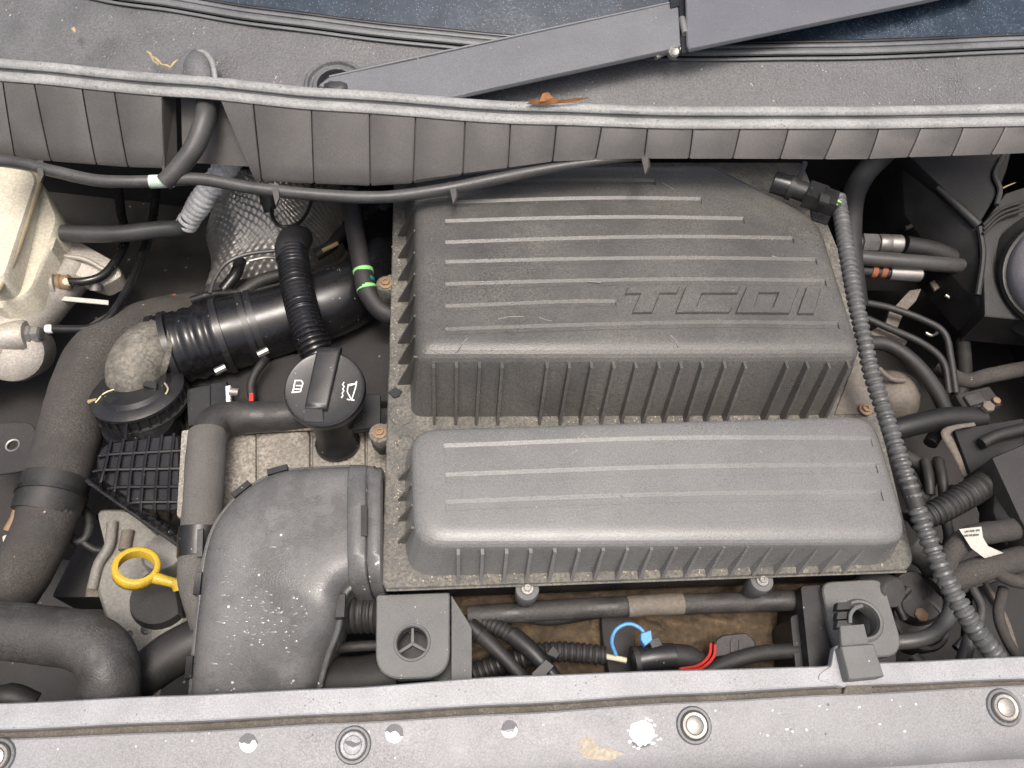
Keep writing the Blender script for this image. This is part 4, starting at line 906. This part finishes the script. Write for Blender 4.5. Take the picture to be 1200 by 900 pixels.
for x in (1021, 1032): mk('rust_band', *tube([(x, 318, -60), (x + 6, 319, -60)], 7.5, 14, step=3), 'orange', a3)
# black box with ribs in the top right corner
bb = thing('black_box', P(1130, 260, -90), 'black plastic box in the upper right corner under the scuttle', 'box')
mk('box_panel', *prism(pz([(1056, 196, -10), (1148, 268, -22), (1150, 360, -60), (1096, 300, -70), (1060, 250, -50)]), 60, bev=3), 'matte', bb)
mk('box_panel', *prism(pz([(1062, 180, -4), (1190, 160, 4), (1180, 200, 0), (1172, 222, -4), (1148, 262, -18)]), 40, bev=2), 'matte', bb)
mk('box_panel', *prism(pz([(1150, 264, -22), (1178, 226, -8), (1260, 200, 0), (1260, 380, -50), (1154, 370, -58)]), 60, bev=2), 'matte', bb)
mk('box_ridge', *tube([(1098, 220, -8), (1118, 238, -10), (1146, 264, -18)], [3, 5, 6], 10), 'rubber', bb)
mk('box_ridge', *tube([(1148, 266, -16), (1152, 300, -30), (1146, 346, -48)], 3.4, 8), 'rubber', bb)
for k in range(3):
    mk('box_ridge', *tube([(1152, 264 + k * 5, -14), (1172, 246 + k * 5, -8), (1200, 236 + k * 5, -4)], 1.8, 8), 'rubber', bb)
mk('lid_edge', *tube([(1176, 182, 6), (1166, 204, 2), (1172, 222, 0), (1168, 240, -6)], 3.0, 8), 'greyrubber', bb)
hl = thing('lamp_housing', P(1195, 320, -60), 'round grey lamp housing cut off by the right edge', 'lamp')
lp = P(1258, 316, 10); la = V((-.55, -.35, .75)).normalized(); ls = px_m(lp)
mk('bowl', *lathe(lp, la, [(50 * ls, -.06), (66 * ls, -.02), (66 * ls, .0), (60 * ls, .014), (40 * ls, .03), (10 * ls, .036)], 48), 'lens', hl)
mk('rim', *lathe(lp - la * .004, la, [(66 * ls, -.012), (73 * ls, -.01), (74 * ls, .0), (70 * ls, .004), (65 * ls, .002)], 48), 'black', hl)
mk('shroud', *lathe(lp - la * .02, la, [(80 * ls, -.09), (90 * ls, -.05), (88 * ls, -.01), (74 * ls, .006)], 40), 'darkmetal', hl)
# grey stay in three pieces
gs = thing('slotted_stay', P(1060, 370, -130), 'pale slotted metal stay standing in the dark at right', 'stay')
for q in ([(1048, 360), (1066, 340), (1080, 338), (1074, 352), (1060, 366)], [(1042, 364), (1058, 370), (1052, 384), (1038, 378)], [(1016, 391), (1030, 382), (1064, 400), (1060, 406), (1042, 398)], [(1090, 330), (1112, 322), (1116, 328), (1096, 340)]):
    mk('stay_plate', *prism(pz(q, -98), 4, r=2), 'rustmetal', gs)
for x, y in ((1116, 344), (1093, 388)):
    lp_ = thing('cable_hook', P(x, y, -120), 'pale curved hook %s in the dark at right' % ('above the black cables' if y < 360 else 'below the black cables'), 'hook')
    mk('hook', *tube([(x - 8, y + 2, -96), (x - 2, y + 5, -96), (x + 5, y + 2, -96), (x + 6, y - 6, -96), (x, y - 8, -96)], 2.0, 8, step=3), 'steel', lp_)
for k, (pts, r, lb) in enumerate((
        ([(1008, 354, -80), (1040, 360, -78), (1080, 374, -78), (1106, 390, -82), (1114, 420, -92), (1120, 460, -110)], 4.2, 'uppermost thin black cable arching over the grey stay at right'),
        ([(1008, 370, -84), (1040, 384, -82), (1080, 402, -84), (1105, 424, -92), (1112, 460, -110)], 4.2, 'middle thin black cable crossing the grey stay at right'),
        ([(1010, 402, -80), (1040, 404, -76), (1070, 424, -76), (1096, 456, -82), (1112, 490, -100)], 8.5, 'thick black cable below the grey stay at right'))):
    mk('black_cable', *tube(pts, r, 14, step=5), 'rubber', label=lb, cat='cable', group='black cables at right')
dm = thing('metal_dome', P(1050, 450, -140), 'dull brown cast metal dome right of the housing', 'casting')
dc = P(1048, 460, -118); ds = px_m(dc)
mk('dome', *lathe(dc, V((-.1, .1, 1)), [(34 * ds, -.06), (32 * ds, -.01), (26 * ds, .012), (16 * ds, .022), (3 * ds, .026)], 32), 'rustmetal', dm)
mk('dome_ridge', *tube([(1030, 432, -90), (1044, 444, -86), (1060, 446, -88)], 3, 8), 'rustmetal', dm)
de = mk('housing_stay', *prism(pz([(1000, 428), (1012, 424), (1034, 484), (978, 486)], 6), 3, r=2), 'rustmetal', ab)
bolt('stay_bolt', P(1014, 480, 8), 8, 'rusty', de, 5)
# dark pipe, bracket, hoses, loom
dp2 = thing('dark_pipe', P(1090, 490, -110), 'dark grey rubber pipe lying level right of the conduit', 'pipe')
mk('pipe', *tube([(1040, 506, -86), (1070, 498, -82), (1110, 490, -82), (1150, 490, -86)], 13, 18), 'matte', dp2)
mb_ = thing('tan_bracket', P(1120, 520, -110), 'tan dirt-covered metal bracket in the right-hand shadows', 'bracket')
mk('arm', *tube([(1142, 497, -72), (1118, 501, -70), (1108, 508, -70), (1114, 520, -74), (1124, 540, -82), (1132, 562, -90)], [2.5, 3, 5.5, 5.5, 4, 3], 12, step=4, flat=.5), 'rustmetal', mb_)
mk('plate', *prism(pz([(1118, 504), (1200, 490), (1200, 560), (1140, 562)], -80), 6, r=3), 'matte', mb_)
mk('brass_nut', *lathe(P(1156, 478, -70), UP, [(.008, 0), (.008, .006), (.005, .008)], 6), 'rustmetal', mb_)
sh = thing('loom_hose', P(1120, 580, -80), 'dark corrugated hose slanting up to the right past the conduit', 'hose')
mk('corrugated_tube', *tube([(1070, 612, -62), (1098, 600, -56), (1130, 582, -54), (1170, 558, -58), (1200, 540, -64)], [13, 15, 16, 16, 16], 18, corr=(6.5, .12)), 'rubber', sh)
sb = thing('switch_box', P(1185, 560, -70), 'dark dusty angular plastic box at right edge', 'box')
mk('box', *prism(pz([(1162, 536, -22), (1215, 514, -18), (1215, 640, -30), (1196, 610, -28)]), 60, r=2, bev=1.5), 'darkmetal', sb)
mk('box_skirt', *prism(pz([(1166, 560, -46), (1190, 612, -40), (1180, 640, -44), (1164, 600, -48)]), 30, bev=1), 'matte', sb)
lm = thing('taped_loom', P(1160, 630, -80), 'taped grey wiring loom with a paper tag at right edge', 'wiring loom')
mk('loom', *tube([(1106, 668, -60), (1118, 644, -52), (1140, 628, -48), (1175, 622, -46), (1220, 612, -46)], [11, 12, 13, 13, 13], 18, wob=.03), 'foam', lm)
tg = [P(1124, 620, -28), P(1150, 617, -27), P(1152, 630, -26), P(1158, 640, -32), P(1176, 648, -40), P(1154, 654, -42), P(1138, 642, -32)]
mk('paper_tag', *prism(tg, .6, bev=.1), 'paper', lm)
tp = P(1140, 626, -26)
shape2d([[(x, y), (x + w, y - .6), (x + w, y + 1.6), (x, y + 2)] for x, y, w in ((1132, 622, 3), (1137, 621.4, 5), (1144, 620.6, 4), (1130, 627, 4), (1136, 626.4, 3), (1141, 626, 6))], P(1140, 625, -25.5), UP, .2).build('tag_print', 'ink', lm)
l2 = thing('wiring_loom', P(1150, 670, -90), 'thick taped grey wiring loom below the tagged one', 'wiring loom')
mk('loom', *tube([(1098, 690, -70), (1124, 676, -62), (1160, 664, -58), (1220, 650, -56)], [12, 14, 15, 15], 18, wob=.03), 'foam', l2)
mk('branch', *tube([(1160, 664, -56), (1176, 676, -54), (1196, 682, -54), (1220, 682, -54)], [6, 8, 8, 8], 14, wob=.04), 'foam', l2)
l3 = thing('curved_hose', P(1090, 750, -90), 'grey rubber hose curving down beside the eye bracket', 'hose')
mk('hose', *tube([(1118, 700, -52), (1112, 722, -50), (1092, 744, -48), (1060, 752, -50), (1030, 752, -58)], 9, 16), 'greyrubber', l3)
l4 = thing('short_grey_hose', P(1140, 750, -90), 'short grey hose end standing behind the conduit at bottom right', 'hose')
mk('hose', *tube([(1144, 735, -40), (1136, 752, -44), (1128, 775, -52)], 8, 14), 'greyrubber', l4)
mv = thing('motor_valve', P(1080, 640, -110), 'black ribbed valve body in the dark left of the conduit', 'valve')
mk('valve_body', *tube([(1072, 640, -90), (1090, 652, -86), (1100, 672, -92)], [20, 20, 16], 20), 'rubber', mv)
mk('valve_flange', *lathe(P(1072, 700, -110), UP, [(.03, -.03), (.032, 0), (.028, .008), (.01, .01)], 28), 'darkmetal', mv)
mk('valve_arm', *tube([(1060, 726, -84), (1052, 706, -80), (1064, 690, -78)], 5, 10), 'rubber', mv)
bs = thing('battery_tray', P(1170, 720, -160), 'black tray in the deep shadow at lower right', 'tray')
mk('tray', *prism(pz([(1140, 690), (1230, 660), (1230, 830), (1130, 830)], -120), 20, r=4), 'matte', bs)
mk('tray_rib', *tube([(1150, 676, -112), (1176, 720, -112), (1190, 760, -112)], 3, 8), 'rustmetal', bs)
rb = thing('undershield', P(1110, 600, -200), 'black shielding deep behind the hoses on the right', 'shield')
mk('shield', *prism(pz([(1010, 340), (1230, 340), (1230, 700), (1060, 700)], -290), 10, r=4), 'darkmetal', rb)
for k, x in enumerate((1084, 1100)):
    mk('stub_tube', *tube([(x, 540, -100), (x + 4, 560, -96), (x + 6, 580, -100)], 6, 10), 'rubber', label='%s black stub tube hidden above the corrugated loom hose' % ('left' if k == 0 else 'right'), cat='tube', group='stub tubes')

# ------------------------------------------------------------------ gap between housing and front panel
it = thing('insulation_mat', P(740, 740, -170), 'brown crumbly insulation mat seen through the front gap', 'insulation')
IA, IB, IC, ID = P(500, 690, -95), P(980, 680, -95), P(990, 820, -110), P(500, 830, -110)
def insf(u, v):
    p = bil(IA, IB, IC, ID, u, v); p.z += .006 * math.sin(u * 37 + 3 * math.sin(v * 11)) * math.sin(v * 17 + u * 9) + random.uniform(-.0015, .0015); return p
grid('mat', insf, 110, 40, 'tray', parent=it, sharp=80)
for k, (pts, r, m, nm, lb, cr_) in enumerate((
        ([(470, 728, -60), (560, 738, -58), (590, 716, -56), (640, 724, -60), (700, 716, -66)], 9, 'rubber', 'black_hose', 'black hose running below the housing edge in the front gap', None),
        ([(360, 800, -90), (420, 800, -80), (470, 790, -72)], 30, 'rubber', 'fat_hose', 'fat black hose end behind the duct mouth', None),
        ([(380, 718, -70), (440, 718, -60), (470, 720, -60)], 24, 'rubber', 'ribbed_hose', 'ribbed black hose between duct and star bracket', (7, .08)),
        ([(385, 762, -76), (410, 758, -64), (445, 756, -60)], 6, 'rubber', 'thin_hose', 'thin black hose left of the star bracket', None))):
    mk(nm, *tube(pts, r, 18, corr=cr_), m, label=lb, cat='hose')
rl = thing('taped_cable', P(580, 750, -60), 'black taped cable slanting from the star bracket to the panel', 'cable')
mk('cable', *tube([(550, 732, -44), (572, 752, -42), (598, 778, -42), (616, 800, -44)], [9, 9, 8, 8], 14), 'rubber', rl)
mk('collar', *tube([(551, 734, -43), (563, 744, -42)], 10.5, 14, step=3), 'black', rl)
r2 = thing('taped_cable', P(620, 750, -60), 'black corrugated cable with square clip crossing the front gap', 'cable')
mk('corrugated_tube', *tube([(552, 726, -54), (580, 734, -50), (604, 748, -46)], 10, 16, corr=(5, .12)), 'rubber', r2)
mk('cable', *tube([(600, 744, -46), (624, 764, -42), (654, 798, -42)], [11, 10, 8], 14), 'black', r2)
mk('square_clip', *prism(pz([(622, 790), (640, 772), (650, 780), (632, 800)], -26), 10, bev=1), 'black', r2)
mk('square_clip', *prism(pz([(640, 766), (648, 756), (657, 766), (652, 772)], -22), 8, bev=1), 'rubber', r2)
cl = thing('corrugated_loom', P(650, 765, -80), 'black corrugated loom with cream wire ends in the front gap', 'conduit')
mk('corrugated_tube', *tube([(556, 790, -72), (600, 774, -66), (650, 764, -62), (710, 768, -60)], [14, 13, 12, 11.5], 18, corr=(6.5, .16)), 'rubber', cl)
mk('cream_wire', *tube([(708, 769, -56), (720, 771, -54), (734, 774, -54)], 3.4, 10, step=3), 'cream', cl)
bc = thing('round_connector', P(770, 775, -60), 'black round connector with a blue wire loop in the front gap', 'connector')
mk('barrel', *tube([(744, 774, -44), (766, 770, -42), (790, 768, -42)], [15, 15, 14], 20, step=3), 'black', bc)
mk('barrel_ring', *tube([(742, 775, -44), (748, 774, -44)], 17, 20, step=3), 'rubber', bc)
mk('tail', *tube([(788, 768, -42), (806, 770, -46), (830, 780, -52)], [13, 14, 10], 16), 'rubber', bc)
mk('blue_wire', *tube([(722, 768, -40), (717, 752, -32), (722, 738, -26), (736, 731, -24), (750, 736, -24), (757, 746, -26)], 2.2, 10, step=3), 'blue', bc)
mk('blue_clip', *prism(pz([(751, 742), (763, 738), (765, 750), (756, 757), (751, 750)], -20), 9, bev=1), 'blue', bc)
mk('grey_cap', *prism(pz([(760, 750), (772, 746), (777, 756), (764, 760)], -26), 8, bev=1), 'foam2', bc)
rw = thing('red_wires', P(830, 775, -50), 'two thin red wires curving below the black plug', 'wires')
mk('wire', *tube([(796, 784, -36), (818, 780, -36), (831, 768, -36), (833, 754, -38)], 1.8, 8, step=3), 'red', rw)
mk('wire', *tube([(800, 787, -36), (822, 783, -36), (836, 770, -36), (838, 756, -38)], 1.8, 8, step=3), 'red', rw)
bp2 = thing('black_plug', P(860, 755, -60), 'black notched plug block in the front gap near the bracket', 'plug')
mk('plug', *prism(pz([(838, 750), (846, 744), (876, 741), (886, 752), (886, 766), (836, 770)], -48), 24, r=3, bev=2), 'foam2', bp2)
for x in (856, 866): mk('plug_slot', *prism(pz([(x, 750), (x + 4, 749.6), (x + 4, 764), (x, 764.5)], -46.5), 3, bev=.3), 'black', bp2)
bc2 = thing('black_lead', P(880, 775, -60), 'thick smooth black lead sweeping towards the eye bracket', 'cable')
mk('lead', *tube([(820, 792, -46), (850, 778, -44), (890, 766, -44), (940, 762, -48)], 9, 16), 'rubber', bc2)
fd = thing('fan_shroud', P(730, 740, -130), 'dark curved shroud plate behind the blue wire', 'shroud')
mk('plate', *prism(pz([(704, 712), (740, 708), (748, 800), (716, 800), (706, 750)], -84), 40, r=10), 'darkmetal', fd)

# ------------------------------------------------------------------ cables, plugs and brackets packed in on the right
clut = [
 ('wiring_bundle', [(1100, 540, -120), (1092, 560, -112), (1080, 588, -106), (1062, 606, -104)], 7, 'foam', 'dusty wiring bundle behind the corrugated loom hose', 'cable'),
 ('wiring_bundle', [(1118, 572, -110), (1108, 600, -104), (1112, 632, -100), (1100, 660, -100)], 6, 'rubber', 'thin black wiring bundle above the paper tag', 'cable'),
 ('control_cable', [(1140, 690, -80), (1150, 712, -76), (1144, 736, -76), (1120, 760, -80)], 5, 'greyrubber', 'grey control cable below the lower taped loom', 'cable'),
 ('control_cable', [(1176, 690, -76), (1170, 720, -72), (1180, 750, -72), (1196, 775, -76)], 6, 'foam', 'dusty control cable near the lower right corner', 'cable'),
 ('heater_pipe', [(1098, 430, -120), (1130, 446, -112), (1160, 440, -108), (1210, 430, -108)], 9, 'foam', 'dusty pipe in the dark below the lamp housing', 'pipe'),
 ('heater_pipe', [(1090, 520, -130), (1120, 470, -124), (1130, 440, -124), (1128, 400, -130)], 8, 'rubber', 'black pipe rising behind the cable ends', 'pipe'),
 ('vent_tube', [(1150, 520, -70), (1170, 510, -66), (1210, 500, -66)], 7, 'rubber', 'short black vent tube above the angular box', 'tube'),
 ('return_hose', [(1060, 536, -120), (1080, 546, -112), (1090, 566, -112)], 9, 'foam2', 'short dusty hose left of the stub tubes', 'hose'),
 ('return_hose', [(1070, 770, -70), (1086, 786, -66), (1110, 800, -70)], 8, 'rubber', 'black hose end beside the eye bracket foot', 'hose'),
 ('ground_lead', [(1060, 268, -60), (1080, 262, -60), (1100, 268, -62), (1110, 290, -70)], 3, 'rubber', 'thin black lead above the bright union', 'cable')]
for nm, pts, r, m, lb, ct_ in clut: mk(nm, *tube(pts, r, 12, step=5, wob=.015), m, label=lb, cat=ct_)
sp_ = thing('relay_block', P(1150, 470, -110), 'dusty black relay block in the right-hand shadows', 'relay')
mk('relay', *prism(pz([(1120, 462), (1160, 452), (1176, 474), (1136, 488)], -92), 24, r=3, bev=2), 'wing', sp_)
mk('relay_cap', *prism(pz([(1130, 464), (1148, 459), (1156, 470), (1138, 476)], -86), 8, r=2, bev=1), 'foam2', sp_)
mk('relay_screw', *lathe(P(1167, 470, -90), UP, [(.005, 0), (.005, .003), (.003, .004)], 12), 'rusty', sp_)
hn = thing('hanger_bracket', P(1180, 600, -90), 'bent grey metal hanger bracket behind the paper tag', 'bracket')
mk('hanger', *prism(pz([(1146, 590), (1158, 586), (1180, 640), (1168, 646)], -84), 4, bev=.6), 'block', hn)
mk('hanger_foot', *prism(pz([(1160, 640), (1182, 632), (1190, 646), (1166, 654)], -86), 4, bev=.6), 'block', hn)
wc = thing('wheel_cup', P(1088, 730, -120), 'round dusty cup in the gap below the conduit', 'cup')
mk('cup', *lathe(P(1078, 730, -104), UP, [(.030, -.03), (.033, .0), (.031, .004), (.027, .004), (.025, -.01), (.01, -.014)], 28), 'foam2', wc)
mk('cup_nut', *lathe(P(1076, 722, -108), UP, [(.008, 0), (.008, .008), (.005, .010)], 6), 'rusty', wc)
